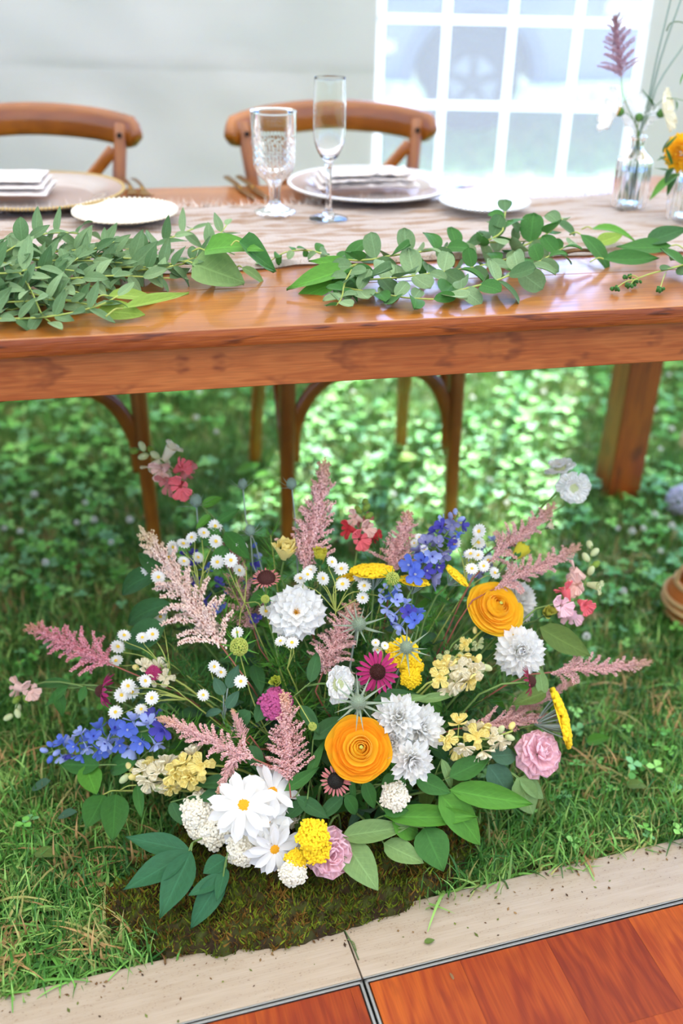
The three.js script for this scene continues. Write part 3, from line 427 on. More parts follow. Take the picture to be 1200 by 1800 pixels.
// small flowers that repeat along a stem, each one mesh
const fiveLobes = (() => { const l = []; for (let k = 0; k < 5; k++) { const a = k / 5 * 6.2832 + 0.3, e = 0.15 + 0.45 * (k % 2), d = V(Math.cos(a) * Math.cos(e), Math.sin(e), Math.sin(a) * Math.cos(e)); l.push(turned(PET.lobe, frame(V(0, 0, 0), d, V(-Math.cos(a) * Math.sin(e), Math.cos(e), -Math.sin(a) * Math.sin(e)), 1))); } l.push(turned(blade({ L: 1, W: 0.22, prof: PROF.spike, bend: 0.6, cup: 2, nu: 4, nv: 4 }), frame(V(0, 0, 0), V(0.2, -1, 0), V(0, 0, 1), 1.1))); return merged(l); })();
const eyeGeo = (() => { const l = []; for (let k = 0; k < 4; k++) { const a = k / 4 * 6.28, e = 1.05; l.push(turned(PET.lobe, frame(V(0, 0.1, 0), V(Math.cos(a) * Math.cos(e), Math.sin(e), Math.sin(a) * Math.cos(e)), V(-Math.cos(a), 0.6, -Math.sin(a)), 0.3))); } return merged(l); })();
const frilled = [0, 1, 2].map((v) => { const l = []; for (const [n, len, e0] of [[4, 1, 0.15], [4, 0.85, 0.6], [3, 0.6, 1.0]]) for (let k = 0; k < n; k++) { const a = (k + rr(-0.2, 0.2)) / n * 6.2832 + e0 * 3 + v, e = e0 + rr(-0.15, 0.15), d = V(Math.cos(a) * Math.cos(e), Math.sin(e), Math.sin(a) * Math.cos(e)); l.push(turned(PET.ruffle[v], frame(V(0, 0, 0), d, V(-Math.cos(a) * Math.sin(e), Math.cos(e), -Math.sin(a) * Math.sin(e)), [len * 0.9, len, len]))); } return merged(l); });
const snapGeo = (() => { const l = [sweep([V(0, -0.95, 0), V(0, -0.4, 0), V(0, 0.05, 0)], (t) => 0.2 + 0.2 * t, 10)]; for (const [a, e, s] of [[0.45, 0.7, 0.85], [1.15, 0.75, 0.85], [3.5, 0.1, 0.8], [4.15, -0.2, 0.9], [4.8, 0.1, 0.8], [2.6, 0.5, 0.55], [5.7, 0.5, 0.55]]) { const d = V(Math.cos(a) * Math.cos(e), Math.sin(e), Math.sin(a) * Math.cos(e)); l.push(turned(PET.ruffle[1], frame(V(d.x * 0.15, 0, d.z * 0.15), d, V(-Math.cos(a) * Math.sin(e), Math.cos(e), -Math.sin(a) * Math.sin(e)), s))); } return merged(l); })();
const budGeo = (() => { const g = new THREE.SphereGeometry(1, 10, 8).scale(0.62, 1, 0.62); return g; })();
// astilbe plume along +y, with length 1 and half-width w
function plumeGeo(w, nb, dens, droop, c0, c1, tip) {
  const m = [], col = [], st = [], A = lin(c0), Bc = lin(c1), Tc = lin(tip);
  const axis = (t) => V(0.08 * Math.sin(t * 2.2) * t, t, 0.05 * t * t);
  for (let i = 0; i < nb; i++) {
    const t = 0.02 + 0.94 * Math.pow(i / nb, 0.9), a = i * 2.4 + rr(-0.4, 0.4), len = w * (0.25 + 1.05 * Math.pow(1 - t, 0.75)) * rr(0.7, 1.15), e = 0.65 + 0.4 * t + rr(-0.12, 0.12), o = axis(t), pts = [];
    for (let k = 0; k <= 5; k++) { const q = k / 5; pts.push(V(o.x + Math.cos(a) * Math.cos(e) * len * q, o.y + Math.sin(e) * len * q - droop * len * q * q, o.z + Math.sin(a) * Math.cos(e) * len * q)); }
    st.push(sweep(pts, 0.0035, 4, 5));
    const c = new THREE.CatmullRomCurve3(pts), n = Math.ceil(len * dens);
    for (let k = 0; k < n; k++) { const q = (k + 0.5) / n, p = c.getPoint(q); for (let j = 0; j < 4; j++) { const s = rr(0.008, 0.014) * (1.1 - 0.4 * q); m.push(frame(p.clone().add(V(rr(-1, 1), rr(-1, 1), rr(-1, 1)).multiplyScalar(0.026 * (1.15 - 0.7 * q))), V(rr(-1, 1), rr(-1, 1), rr(-1, 1)), V(rr(-1, 1), 1, rr(-1, 1)), [s, s * 1.3, s * 0.8])); col.push(vary(mix3(mix3(A, Bc, rnd()), Tc, smooth(0.6, 1, t) * 0.8 + (q > 0.85 ? 0.15 : 0)), 0.1)); } }
  }
  for (let k = 0; k < 26; k++) { const t = 0.93 + 0.12 * k / 26, p = axis(t); m.push(frame(p.add(V(rr(-1, 1), 0, rr(-1, 1)).multiplyScalar(0.01)), V(rr(-1, 1), 1, rr(-1, 1)), V(0, 0, 1), rr(0.006, 0.01))); col.push(Tc); }
  st.push(sweep([axis(-0.02), axis(0.3), axis(0.65), axis(1.02)], (t) => 0.008 * (1 - 0.7 * t), 5));
  return { florets: scatter(NUB, m, col), stems: merged(st) };
}
const floretMat = std(0xffffff, 0.95, { vertexColors: true, specularIntensity: 0.2 });

// ---------- greenery lying along the table ----------
function tableStem(label, px, o) {
  const pts = px.map(([x, y, h]) => atY(x, y, TOP + h)), t = thing(o.name ?? 'eucalyptus_sprig', label, o.category ?? 'sprig', pts[0], o.group ?? 'greenery sprigs along the table'), rel = pts.map((p) => p.clone().sub(pts[0]));
  stem(t, rel, o.r ?? 0.0016, o.stem ?? SM.lime);
  const c = new THREE.CatmullRomCurve3(rel, false, 'centripetal'), n = Math.max(1, Math.round(c.getLength() / o.gap));
  for (let k = o.skip ?? 0; k <= n; k++) {
    const q = k / n, p = c.getPointAt(q), d = c.getTangentAt(q), s = d.clone().cross(UPV).normalize(), flip = k % 2;
    for (const g of k === n ? [0] : [-1, 1]) {
      const side = flip ? s.clone().applyAxisAngle(d, o.roll ?? 1.1) : s.clone().applyAxisAngle(d, -0.25), dir = d.clone().multiplyScalar(g ? o.fwd ?? 0.55 : 1).addScaledVector(side, g * 0.9).add(V(rr(-0.25, 0.25), rr(-0.15, 0.3), rr(-0.25, 0.25))).normalize();
      const L = o.size * rr(0.72, 1.12) * (1 - 0.3 * q), wpos = pts[0].y + p.y - TOP; if (dir.y * L + wpos < 0.004) dir.y = (0.005 - wpos) / L;
      const m = leafBetween(t, p, p.clone().addScaledVector(dir, L), L * o.wide * rr(0.85, 1.1), pick(o.mats), o.kind, UPV.clone().add(V(rr(-0.8, 0.8), 0, rr(-0.2, 1)).multiplyScalar(0.9)));
    }
  }
  return t;
}
{
  const euc = { gap: 0.022, size: 0.052, wide: 0.43, kind: 'ovate', mats: [LM.euc, LM.euc2, LM.euc3, LM.euc], fwd: 0.6 };
  const G = 'narrow-leaved eucalyptus sprigs heaped on the table', lab = 'narrow-leaved green eucalyptus sprig in the heap on the table';
  for (const p of [
    [[-70, 455, 0.04], [0, 448, 0.05], [30, 431, 0.06], [65, 414, 0.06], [105, 409, 0.055], [152, 412, 0.04]], [[-60, 470, 0.04], [35, 456, 0.045], [85, 458, 0.045], [150, 458, 0.04], [215, 462, 0.03]], [[-30, 455, 0.05], [20, 467, 0.05], [45, 495, 0.04], [60, 522, 0.03], [75, 555, 0.012], [88, 566, 0.008]],
    [[-50, 480, 0.03], [40, 512, 0.025], [80, 522, 0.02], [125, 528, 0.02]], [[-60, 534, 0.02], [40, 530, 0.02], [100, 527, 0.02], [165, 537, 0.015]], [[-60, 560, 0.01], [60, 559, 0.012], [120, 551, 0.015], [180, 535, 0.025], [207, 520, 0.03]], [[90, 492, 0.03], [145, 488, 0.03], [190, 485, 0.03], [240, 486, 0.025], [298, 489, 0.015]],
    [[150, 478, 0.02], [200, 470, 0.025], [250, 470, 0.025], [300, 464, 0.03], [345, 452, 0.035], [372, 430, 0.045], [398, 396, 0.06]], [[180, 470, 0.02], [240, 452, 0.03], [275, 430, 0.04], [320, 410, 0.045], [352, 398, 0.045]], [[240, 476, 0.02], [290, 470, 0.03], [330, 463, 0.03], [372, 462, 0.03]], [[-60, 500, 0.02], [30, 490, 0.03], [90, 480, 0.035], [160, 440, 0.05], [200, 425, 0.05]], [[-50, 440, 0.02], [20, 445, 0.02], [90, 440, 0.025], [170, 450, 0.025]],
    [[-60, 520, 0.01], [20, 545, 0.008], [60, 535, 0.01], [110, 540, 0.01]], [[60, 500, 0.02], [120, 500, 0.02], [170, 505, 0.015], [215, 515, 0.01]],
    [[-60, 440, 0.03], [30, 470, 0.03], [100, 470, 0.03], [180, 480, 0.02]], [[-60, 510, 0.03], [30, 505, 0.03], [80, 500, 0.03], [140, 515, 0.02]], [[-50, 480, 0.05], [20, 480, 0.05], [70, 470, 0.05], [130, 476, 0.04]], [[60, 445, 0.03], [130, 440, 0.035], [190, 435, 0.035], [240, 440, 0.02]], [[120, 460, 0.02], [180, 450, 0.03], [230, 455, 0.03], [280, 450, 0.02]]]) tableStem(lab, p, { ...euc, group: G });
  const dol = { gap: 0.027, size: 0.05, wide: 0.72, kind: 'round', mats: [LM.mid, LM.euc, LM.euc3, LM.euc2, LM.mid], fwd: 0.35, roll: 0.6, name: 'eucalyptus_sprig' };
  const G2 = 'round-leaved eucalyptus sprigs across the table front', l2 = 'round-leaved eucalyptus sprig trailing along the table between the broad leaves';
  for (const p of [[[590, 455, 0.02], [640, 458, 0.03], [690, 449, 0.035], [760, 440, 0.035], [830, 428, 0.03], [930, 424, 0.03]], [[600, 505, 0.012], [660, 515, 0.01], [720, 524, 0.01], [762, 526, 0.01]], [[780, 518, 0.012], [815, 508, 0.018], [860, 497, 0.025], [915, 475, 0.03], [965, 450, 0.035], [1000, 430, 0.035]], [[640, 492, 0.02], [700, 488, 0.02], [760, 480, 0.02], [830, 470, 0.02], [890, 455, 0.02]], [[840, 430, 0.03], [880, 410, 0.05], [885, 392, 0.06], [888, 372, 0.07]], [[900, 440, 0.02], [950, 418, 0.04], [975, 400, 0.055], [988, 384, 0.06]]]) tableStem(l2, p, { ...dol, group: G2 });
  tableStem('thin eucalyptus twig with few small round leaves crossing the bare table', [[600, 462, 0.02], [570, 448, 0.03], [540, 440, 0.03], [500, 444, 0.025], [470, 462, 0.01]], { ...dol, size: 0.028, gap: 0.024, group: undefined });
  tableStem('round-leaved eucalyptus twig drooping beside the bright broad leaf pair', [[620, 470, 0.03], [605, 500, 0.02], [600, 525, 0.01], [590, 537, 0.008]], { ...dol, size: 0.034, gap: 0.016, group: undefined });
  // broad leaves, each picked up on its own
  const single = (label, a, b, w, mat, kind = 'ovate') => { const p = atY(a[0], a[1], TOP + a[2]), q = atY(b[0], b[1], TOP + b[2]), t = thing('broad_leaf', label, 'leaf', p), s = perPx(p); leafBetween(t, V(0, 0, 0), q.clone().sub(p), w * s, mat, kind, UPV.clone().add(V(rr(-0.2, 0.2), 0, 0.5)), 'leaf_blade'); mesh('leaf_stalk', sweep([V(0, 0, 0), p.clone().sub(q).multiplyScalar(0.1).setY(0.002), p.clone().sub(q).multiplyScalar(0.25).setY(Math.max(-0.004, 0.004 - a[2]))], 0.0012, 6), SM.lime, t); };
  single('large pale green rounded leaf at the end of the eucalyptus heap', [338, 462, 0.035], [425, 500, 0.006], 96, LM.pale, 'heart'); single('glossy cupped green leaf standing behind the large pale rounded leaf', [360, 440, 0.05], [452, 420, 0.075], 60, LM.fresh, 'heart'); single('folded green leaf with a bright rim next to the cupped one', [420, 425, 0.07], [478, 478, 0.02], 62, LM.mid, 'heart'); single('small curled leaf tip touching the wood behind the large pale leaf', [425, 470, 0.02], [472, 492, 0.006], 22, LM.pale);
  single('long wavy yellow-green leaf lying flat under the eucalyptus heap', [170, 545, 0.012], [252, 556, 0.006], 46, LM.yellowish); single('curled yellow-green leaf pointing off the eucalyptus heap', [215, 542, 0.02], [326, 522, 0.008], 30, LM.yellowish, 'lance'); single('upper curled olive leaf above the yellow-green pair', [190, 520, 0.02], [300, 515, 0.01], 34, LM.yellowish);
  single('bright glossy green leaf of the pair on the bare wood', [612, 470, 0.03], [508, 512, 0.006], 46, LM.fresh); single('bright green leaf lying under its glossy twin', [606, 492, 0.014], [506, 520, 0.004], 34, LM.fresh, 'lance'); single('bright green upper leaf behind the glossy pair', [620, 466, 0.03], [545, 462, 0.03], 30, LM.fresh);
  single('fresh green leaf raised above the runner by the bottle vase', [1040, 402, 0.03], [1117, 394, 0.05], 30, LM.fresh); single('yellow-green leaf under the raised fresh leaf', [1048, 428, 0.02], [1092, 415, 0.03], 30, LM.yellowish); single('long dark green leaf leaning from the branch end', [1020, 412, 0.045], [1092, 465, 0.012], 40, LM.mid, 'lance'); single('wide green leaf lying towards the table corner', [1180, 432, 0.03], [1085, 445, 0.012], 46, LM.mid, 'lance'); single('broad green leaf pointing along the wood under the long dark one', [1060, 455, 0.02], [1148, 466, 0.006], 34, LM.mid); single('dark leaf beside the ribbed glass behind the berries', [1135, 425, 0.03], [1205, 405, 0.05], 40, LM.deep);
  tableStem('brown woody branch end bare of leaves', [[985, 445, 0.02], [1010, 440, 0.025], [1045, 441, 0.02]], { r: 0.004, stem: SM.brown, gap: 0.2, size: 0.03, wide: 0.4, kind: 'ovate', mats: [LM.mid], group: undefined, name: 'branch', category: 'branch' });
  tableStem('leafy green twig reaching in over the table corner', [[1250, 450, 0.03], [1200, 466, 0.02], [1180, 470, 0.02]], { ...dol, mats: [LM.mid, LM.euc3], size: 0.05, group: undefined, name: 'leafy_twig' });
  { // seeded twig: clusters of green seed pods
    const pts = [[1230, 455, 0.025], [1180, 472, 0.02], [1140, 482, 0.015], [1115, 492, 0.012]].map(([x, y, h]) => atY(x, y, TOP + h)), t = thing('seeded_twig', 'thin yellow-green twig with clusters of small green seed pods', 'twig', pts[0]); stem(t, pts.map((p) => p.clone().sub(pts[0])), 0.0017, SM.lime);
    for (const [x, y, fx, fy] of [[1080, 508, 1118, 491], [1102, 488, 1122, 489], [1106, 503, 1120, 491], [1159, 510, 1170, 478], [1119, 497, 1125, 488]]) { const a = atY(fx, fy, TOP + 0.014).sub(pts[0]), b = atY(x, y, TOP + 0.007).sub(pts[0]); mesh('stalk', sweep([a, a.clone().lerp(b, 0.5).add(V(0, 0.004, 0)), b], 0.0009, 5), SM.lime, t); const m = []; for (let k = 0; k < 12; k++) m.push(frame(b.clone().add(V(rr(-1, 1), rr(-0.3, 0.6), rr(-1, 1)).multiplyScalar(0.006)), V(rr(-1, 1), 1, rr(-1, 1)), V(0, 0, 1), [0.0022, 0.003, 0.0022])); mesh('seed_pods', scatter(BEAD, m), LM.mid, t); }
  }
}
// ---------- bud vases with their flowers ----------
{
  const ribbed = (p, label, s) => { const t = thing('bud_vase', label, 'vase', p); const prof = new THREE.SplineCurve([[0, 0], [0.028, 0], [0.0315, 0.004], [0.032, 0.01], [0.032, 0.075], [0.03, 0.088], [0.018, 0.1], [0.0125, 0.108], [0.0125, 0.122], [0.0155, 0.126], [0.0155, 0.129], [0.0125, 0.13], [0.0105, 0.126], [0.0105, 0.109], [0.0155, 0.102], [0.0275, 0.088], [0.0292, 0.075], [0.0292, 0.012], [0.027, 0.008], [0, 0.008]].map((a) => new THREE.Vector2(...a))).getPoints(110); mesh('bottle', grid(prof.length - 1, 120, (a, b) => { const i = Math.round(a * (prof.length - 1)), q = b * 6.28318, y = prof[i].y, k = i < prof.length * 0.5 && y > 0.006 && y < 0.09 ? 1 + 0.035 * Math.cos(q * 20) : 1; return [Math.cos(q) * prof[i].x * k * s, y * s, -Math.sin(q) * prof[i].x * k * s]; }), glass, t); mesh('water', new THREE.CylinderGeometry(0.0288 * s, 0.0278 * s, 0.06 * s, 40).translate(0, 0.039 * s, 0), new THREE.MeshPhysicalMaterial({ color: 0xeaf4ee, roughness: 0.02, transmission: 1, thickness: 0.02, ior: 1.33 }), t); return t; };
  const v1 = atY(1103, 363, TOP + 0.01), v2 = atY(1200, 385, TOP + 0.01);
  ribbed(v1, 'ribbed clear glass bottle vase with white cosmos', 1); ribbed(v2, 'ribbed glass bottle vase with a yellow bloom', 1);
  const inV = (px, py, dz = 0) => atZ(px, py, v1.z + dz), neck = v1.clone().add(V(0, 0.125, 0)), foot = v1.clone().add(V(0, 0.012, 0));
  const bloom = (name, label, cat, px, py, face, R, make, dz = 0, mat = SM.green) => { const p = inV(px, py, dz), t = thing(name, label, cat, foot), q = p.clone().sub(foot), f = face.clone().normalize(); stem(t, [V(rr(-0.01, 0.01), 0, rr(-0.01, 0.01)), neck.clone().sub(foot).add(V(rr(-0.005, 0.005), 0, rr(-0.005, 0.005))), q.clone().addScaledVector(f, -0.03), q], 0.0013, mat); make(head(t, q, f, rnd() * 6), R, t); };
  bloom('cosmos', 'white cosmos turned aside above the bottle vase', 'flower', 1085, 195, V(-0.9, 0.3, 0.1), 0.042, (h, R) => { ring(h, PET.ruffle, PM.white, 8, R, 0.35, { r0: R * 0.1 }); disc(h, R * 0.2, DM.yellow, 40); mesh('calyx', new THREE.SphereGeometry(R * 0.2, 12, 8).translate(0, -R * 0.12, 0), DM.calyx, h); });
  bloom('cosmos', 'white cosmos facing away at the rim of the bottle vase', 'flower', 1123, 205, V(0.25, 0.3, -0.9), 0.036, (h, R) => { ring(h, PET.ruffle, PM.white, 8, R, 0.3, { r0: R * 0.1 }); mesh('calyx', new THREE.SphereGeometry(R * 0.22, 12, 8).translate(0, -R * 0.1, 0), DM.calyx, h); });
  bloom('cosmos', 'cream cosmos leaning out beside the yellow bloom', 'flower', 1165, 198, V(0.8, 0.35, 0.3), 0.038, (h, R) => { ring(h, PET.ruffle, PM.cream, 8, R, 0.3, { r0: R * 0.1 }); mesh('calyx', new THREE.SphereGeometry(R * 0.22, 12, 8).translate(0, -R * 0.1, 0), DM.calyx, h); });
  const pl = plumeGeo(0.42, 44, 70, 0.2, 0xb28795, 0xc7a1ab, 0x8a6a6a);
  bloom('astilbe_stem', 'dusky mauve astilbe plume standing in the bottle vase', 'flower', 1092, 135, V(-0.22, 1, 0), 0.1, (h, R) => { const m = mesh('florets', pl.florets, floretMat, h); const s = mesh('branchlets', pl.stems, SM.red, h); m.scale.setScalar(R); s.scale.setScalar(R); });
  for (const [label, x0, y0, x1, y1] of [['tall grey-green stem rising steeply from the bottle vase', 1150, 120, 1183, -20], ['tall grey-green stem rising beside the steep one', 1160, 105, 1205, -25], ['grey-green stem slanting out over the yellow bloom', 1155, 150, 1215, 60]]) { const t = thing('tall_stem', label, 'stem', foot); stem(t, [V(rr(-0.01, 0.01), 0, 0), neck.clone().sub(foot), inV(lerp(1128, x0, 0.5), lerp(235, y0, 0.5)).sub(foot), inV(x0, y0).sub(foot), inV(x1, y1).sub(foot)], 0.0024, SM.grey); }
  { const t = thing('curly_tendril', 'hooked green tendril on the tall stems', 'tendril', inV(1171, 55)); const o = inV(1171, 55); stem(t, [[1171, 55], [1177, 42], [1190, 38], [1206, 42]].map(([x, y]) => inV(x, y).sub(o)), 0.0013, SM.deep); }
  { const t = thing('leafy_twig', 'thin side twig with small leaves arching from the bottle vase', 'twig', foot), w = (x, y) => inV(x, y).sub(foot); stem(t, [V(0.005, 0, 0), neck.clone().sub(foot), w(1150, 190), w(1168, 172), w(1205, 178)], 0.001, SM.green); for (const [a, b, c, d] of [[1150, 190, 1128, 160], [1152, 188, 1140, 172], [1185, 174, 1196, 190], [1158, 195, 1165, 208], [1140, 215, 1150, 212], [1160, 180, 1180, 165]]) leafBetween(t, w(a, b), w(c, d), 0.009, LM.mid, 'lance'); }
  const yb = atZ(1200, 268, v2.z + 0.01), t = thing('yellow_bloom', 'yellow double bloom at the second bottle vase', 'flower', v2.clone().add(V(0, 0.012, 0))), q = yb.clone().sub(t.position); stem(t, [V(0, 0, 0), V(0, 0.115, 0), q.clone().add(V(0.005, -0.04, 0)), q], 0.0016, SM.green); const h = head(t, q, V(-0.5, 0.45, 0.8), 1); B.pompon(h, 0.036, PM.amber);
  const tw = thing('leafy_twig', 'rose-leaved green sprig hanging out under the yellow bloom', 'twig', t.position), w = (x, y) => atZ(x, y, v2.z + 0.03).sub(t.position); stem(tw, [V(0, 0, 0), V(-0.004, 0.115, 0.004), w(1180, 290), w(1160, 275)], 0.0014, SM.green);
  for (const [a, b, c, d, s, m] of [[1195, 305, 1135, 338, 0.04, LM.fresh], [1180, 290, 1165, 262, 0.018, LM.mid], [1172, 275, 1155, 285, 0.018, LM.deep], [1170, 262, 1190, 240, 0.016, LM.mid], [1178, 300, 1150, 300, 0.02, LM.mid], [1190, 310, 1165, 340, 0.03, LM.mid], [1165, 270, 1172, 240, 0.014, LM.deep], [1195, 150, 1205, 110, 0.02, LM.fresh], [1185, 295, 1160, 315, 0.026, LM.deep]]) leafBetween(tw, w(a, b), w(c, d), s, m, 'ovate');
}

// ---------- the ground bouquet ----------
const DEPTH = [[1640, 0.93], [1580, 0.965], [1400, 1.02], [1200, 1.13], [1000, 1.27], [850, 1.4], [760, 1.46]];   // how far back the flowers lie, from the low front ones to the tall rear ones
const bq = (px, py, dd = 0) => {
  let d = DEPTH[0][1]; for (let i = 0; i + 1 < DEPTH.length; i++) { const [a, x] = DEPTH[i], [b, y] = DEPTH[i + 1]; if (py <= a) d = lerp(x, y, clamp((a - py) / (a - b))); }
  const s = (px - 590) / 500, p = atZ(px, py, -(d + 0.1 * s * s + dd)); if (p.y < 0.085) return atY(px, py, 0.085 - 0.02 * clamp((py - 1500) / 130)); return p;
};
const ROOT = V(-0.005, 0.02, -1.14);
const toCam = (p) => camera.position.clone().sub(p).normalize();
const facing = (p, [a, b, c]) => toCam(p).multiplyScalar(a).addScaledVector(CRIGHT, b).addScaledVector(CUP, c).normalize();
const rootNear = (p) => ROOT.clone().add(V((p.x - ROOT.x) * 0.3 + rr(-0.03, 0.03), 0, (p.z - ROOT.z) * 0.35 + rr(-0.03, 0.03)));
const inBouquet = 'flowers of the ground bouquet';
function bloom(name, label, cat, px, py, sizePx, f, make, o = {}) {
  const p = bq(px, py, o.dd ?? 0), t0 = rootNear(p), t = thing(name, label, cat, t0, o.group), q = p.clone().sub(t0), face = facing(p, f), R = sizePx / 2 * perPx(p);
  const mid = o.via ? bq(o.via[0], o.via[1], o.via[2] ?? 0.03).sub(t0) : q.clone().multiplyScalar(0.5).add(V(0, 0.06, 0));
  if (!o.nostem) stem(t, [V(0, 0, 0), mid, q.clone().addScaledVector(face, -Math.min(0.06, q.length() * 0.3)), q.clone().addScaledVector(face, -0.002)], o.r ?? 0.0023, o.stem ?? SM.green);
  make(head(t, q, face, rnd() * 6), R, t, q); return t;
}
// white and orange blooms
bloom('dahlia', 'large white double dahlia with golden centre beside the tall coneflower', 'dahlia', 520, 1077, 100, [1, 0.05, 0.1], (h, R) => B.dahlia(h, R));
bloom('dahlia', 'ivory pompon dahlia under the yellow ranunculus', 'dahlia', 913, 1146, 92, [1, 0.15, 0.05], (h, R) => B.pompon(h, R));
bloom('dahlia', 'white pompon dahlia half hidden behind the yellow ranunculus', 'dahlia', 903, 1058, 84, [0.7, 0.5, 0.3], (h, R) => B.pompon(h, R), { dd: 0.06 });
bloom('ranunculus', 'large orange ranunculus beside the white chrysanthemums', 'ranunculus', 632, 1316, 114, [1, 0.12, 0.12], (h, R) => B.ranunculus(h, R), { dd: -0.03 });
bloom('ranunculus', 'golden yellow ranunculus raised over the ivory pompon dahlia', 'ranunculus', 872, 1068, 104, [0.75, 0.35, 0.35], (h, R) => B.ranunculus(h, R, PM.amber, PM.amber), { via: [790, 1140] });
for (const [x, y, s, f, l, dd] of [[428, 1415, 116, [1, -0.1, 0.25], 'white daisy with yellow eye fully open over the ivory statice', -0.03], [478, 1392, 100, [0.9, 0.3, 0.3], 'white daisy with amber eye under the pink astilbe', 0.0], [468, 1440, 92, [1, 0.15, -0.1], 'white daisy tucked between two open daisies', -0.01], [482, 1492, 98, [0.9, 0.15, -0.35], 'white daisy bending down beside the yellow yarrow', -0.02], [436, 1470, 88, [0.9, -0.2, -0.25], 'white daisy nodding below the fully open one', -0.005]]) bloom('daisy', l, 'daisy', x, y, s, f, (h, R) => B.daisy(h, R), { dd });
for (const [x, y, s, f, l, dd] of [[700, 1262, 92, [0.9, 0.05, 0.25], 'white double chrysanthemum touching the orange ranunculus', -0.01], [738, 1280, 88, [0.9, 0.4, 0.1], 'white double chrysanthemum beside the pale yellow stock', 0], [722, 1335, 84, [0.9, 0.3, -0.35], 'white double chrysanthemum bending over the broad leaves', -0.02], [690, 1305, 70, [1, -0.1, -0.1], 'white double chrysanthemum between its neighbours and the ranunculus', -0.01]]) bloom('chrysanthemum', l, 'chrysanthemum', x, y, s, f, (h, R) => B.mum(h, R), { dd });
// coneflowers
bloom('coneflower', 'magenta coneflower with dark centre fully open above the thistles', 'coneflower', 663, 1181, 82, [1, 0.15, -0.05], (h, R) => B.cone(h, R, PM.magenta, 0.05, 0.34, 20), { dd: -0.02 });
bloom('coneflower', 'small faded coneflower with black cone below the orange ranunculus', 'coneflower', 590, 1372, 58, [1, -0.1, -0.05], (h, R) => B.cone(h, R, PM.fadedpink, 0.1, 0.5, 22, DM.black), { dd: -0.02 });
bloom('coneflower', 'tall young coneflower with short pink rays by the white dahlia', 'coneflower', 468, 1019, 54, [0.65, 0, 0.8], (h, R) => B.cone(h, R, PM.fadedpink, 0.45, 0.6, 26), { via: [483, 1130, 0.03], dd: -0.02 });
bloom('coneflower', 'magenta coneflower turned sideways over the blue delphinium', 'coneflower', 180, 1215, 74, [0.1, -1, 0.1], (h, R) => B.cone(h, R, PM.magenta, -0.25, 0.3, 18), { via: [260, 1215] });
bloom('coneflower', 'dark red coneflower seen edge-on below the ivory pompon dahlia', 'coneflower', 930, 1198, 62, [0.15, 1, 0.15], (h, R) => B.cone(h, R, petalMat(0xa23a52), 0, 0.34, 18), { via: [810, 1255], dd: -0.03 });
// scabious and its seed heads
bloom('scabiosa', 'white scabiosa pincushion flower by the magenta coneflower', 'scabiosa', 592, 1203, 62, [0.8, 0.6, 0], (h, R) => B.scabiosa(h, R), { via: [520, 1220], dd: -0.03 });
bloom('scabiosa', 'white scabiosa facing out on a long stem near the table leg', 'scabiosa', 1008, 857, 56, [0.9, 0.2, -0.1], (h, R) => B.scabiosa(h, R), { via: [900, 960] });
bloom('scabiosa', 'white scabiosa turned up behind the other long-stemmed one', 'scabiosa', 986, 826, 52, [0.5, -0.2, 0.9], (h, R) => B.scabiosa(h, R, PM.white), { via: [880, 960], dd: 0.03 });
for (const [x, y, s, f, l, v] of [[420, 1137, 34, [1, 0, 0.1], 'round lime scabiosa seed head in front of the feverfew', [455, 1260]], [690, 1017, 26, [0.6, 0.4, 0.4], 'small lime scabiosa seed head arching over the blue larkspur', [620, 1040]], [549, 1277, 16, [0.5, 0.3, -0.5], 'tiny drooping green seed head by the pink astilbe', [530, 1250]], [466, 1053, 16, [1, 0, 0.3], 'tiny green seed head on the stem of the tall young coneflower', [480, 1120]]]) bloom('scabiosa_pod', l, 'seed head', x, y, s, f, (h, R) => { mesh('pod', scatter(NUB, ballDome(R * 0.85, -1, 140, R * 0.16)), DM.lime, h); ring(h, [PET.spike], LM.fresh, 9, R * 1.9, 0, { r0: R * 0.2, name: 'bract', wide: 1.6 }); }, { via: v, r: 0.0012, stem: SM.lime, dd: -0.03 });
// buds
bloom('ranunculus_bud', 'half-open cream ranunculus above the white dahlia', 'flower bud', 501, 971, 44, [0.5, 0.1, 0.8], (h, R) => B.bud(h, R, PM.lemon, 14)); bloom('ranunculus_bud', 'green and yellow closed bud next to the half-open cream one', 'flower bud', 562, 981, 34, [0.4, 0, 0.9], (h, R) => B.bud(h, R, petalMat(0xdad34a), 10)); bloom('ranunculus_bud', 'round lime bud above the magenta statice', 'flower bud', 485, 1199, 24, [0.9, 0, 0.3], (h, R) => B.bud(h, R, petalMat(0xc9d24a), 8)); bloom('dahlia_bud', 'yellow bud with green sepals seen from behind at the larkspur', 'flower bud', 910, 973, 38, [-0.2, 0.5, 0.5], (h, R) => B.bud(h, R, petalMat(0xd8d040), 10), { via: [850, 1040] }); bloom('dahlia_bud', 'small yellow-green bud under the coral snapdragon', 'flower bud', 962, 1077, 28, [0.7, 0.3, 0.2], (h, R) => B.bud(h, R, petalMat(0xd5d25a), 8), { via: [870, 1120] }); bloom('dahlia_bud', 'tiny cream bud nodding on a thin arching stem', 'flower bud', 964, 926, 18, [0.4, 0.5, 0.2], (h, R) => B.bud(h, R, PM.cream, 8), { via: [905, 945], r: 0.0012 });
// pink ruffled blooms
bloom('lisianthus', 'ruffled pale pink lisianthus turned sideways at the bouquet rim', 'lisianthus', 944, 1326, 84, [0.8, 0.5, 0.2], (h, R) => B.ruffled(h, R, [PM.rose]), { via: [850, 1310] }); bloom('lisianthus', 'pale pink lisianthus hanging behind the yellow yarrow near the moss', 'lisianthus', 576, 1500, 86, [0.9, 0.35, -0.1], (h, R) => B.ruffled(h, R, [PM.rose]), { dd: 0.015 });
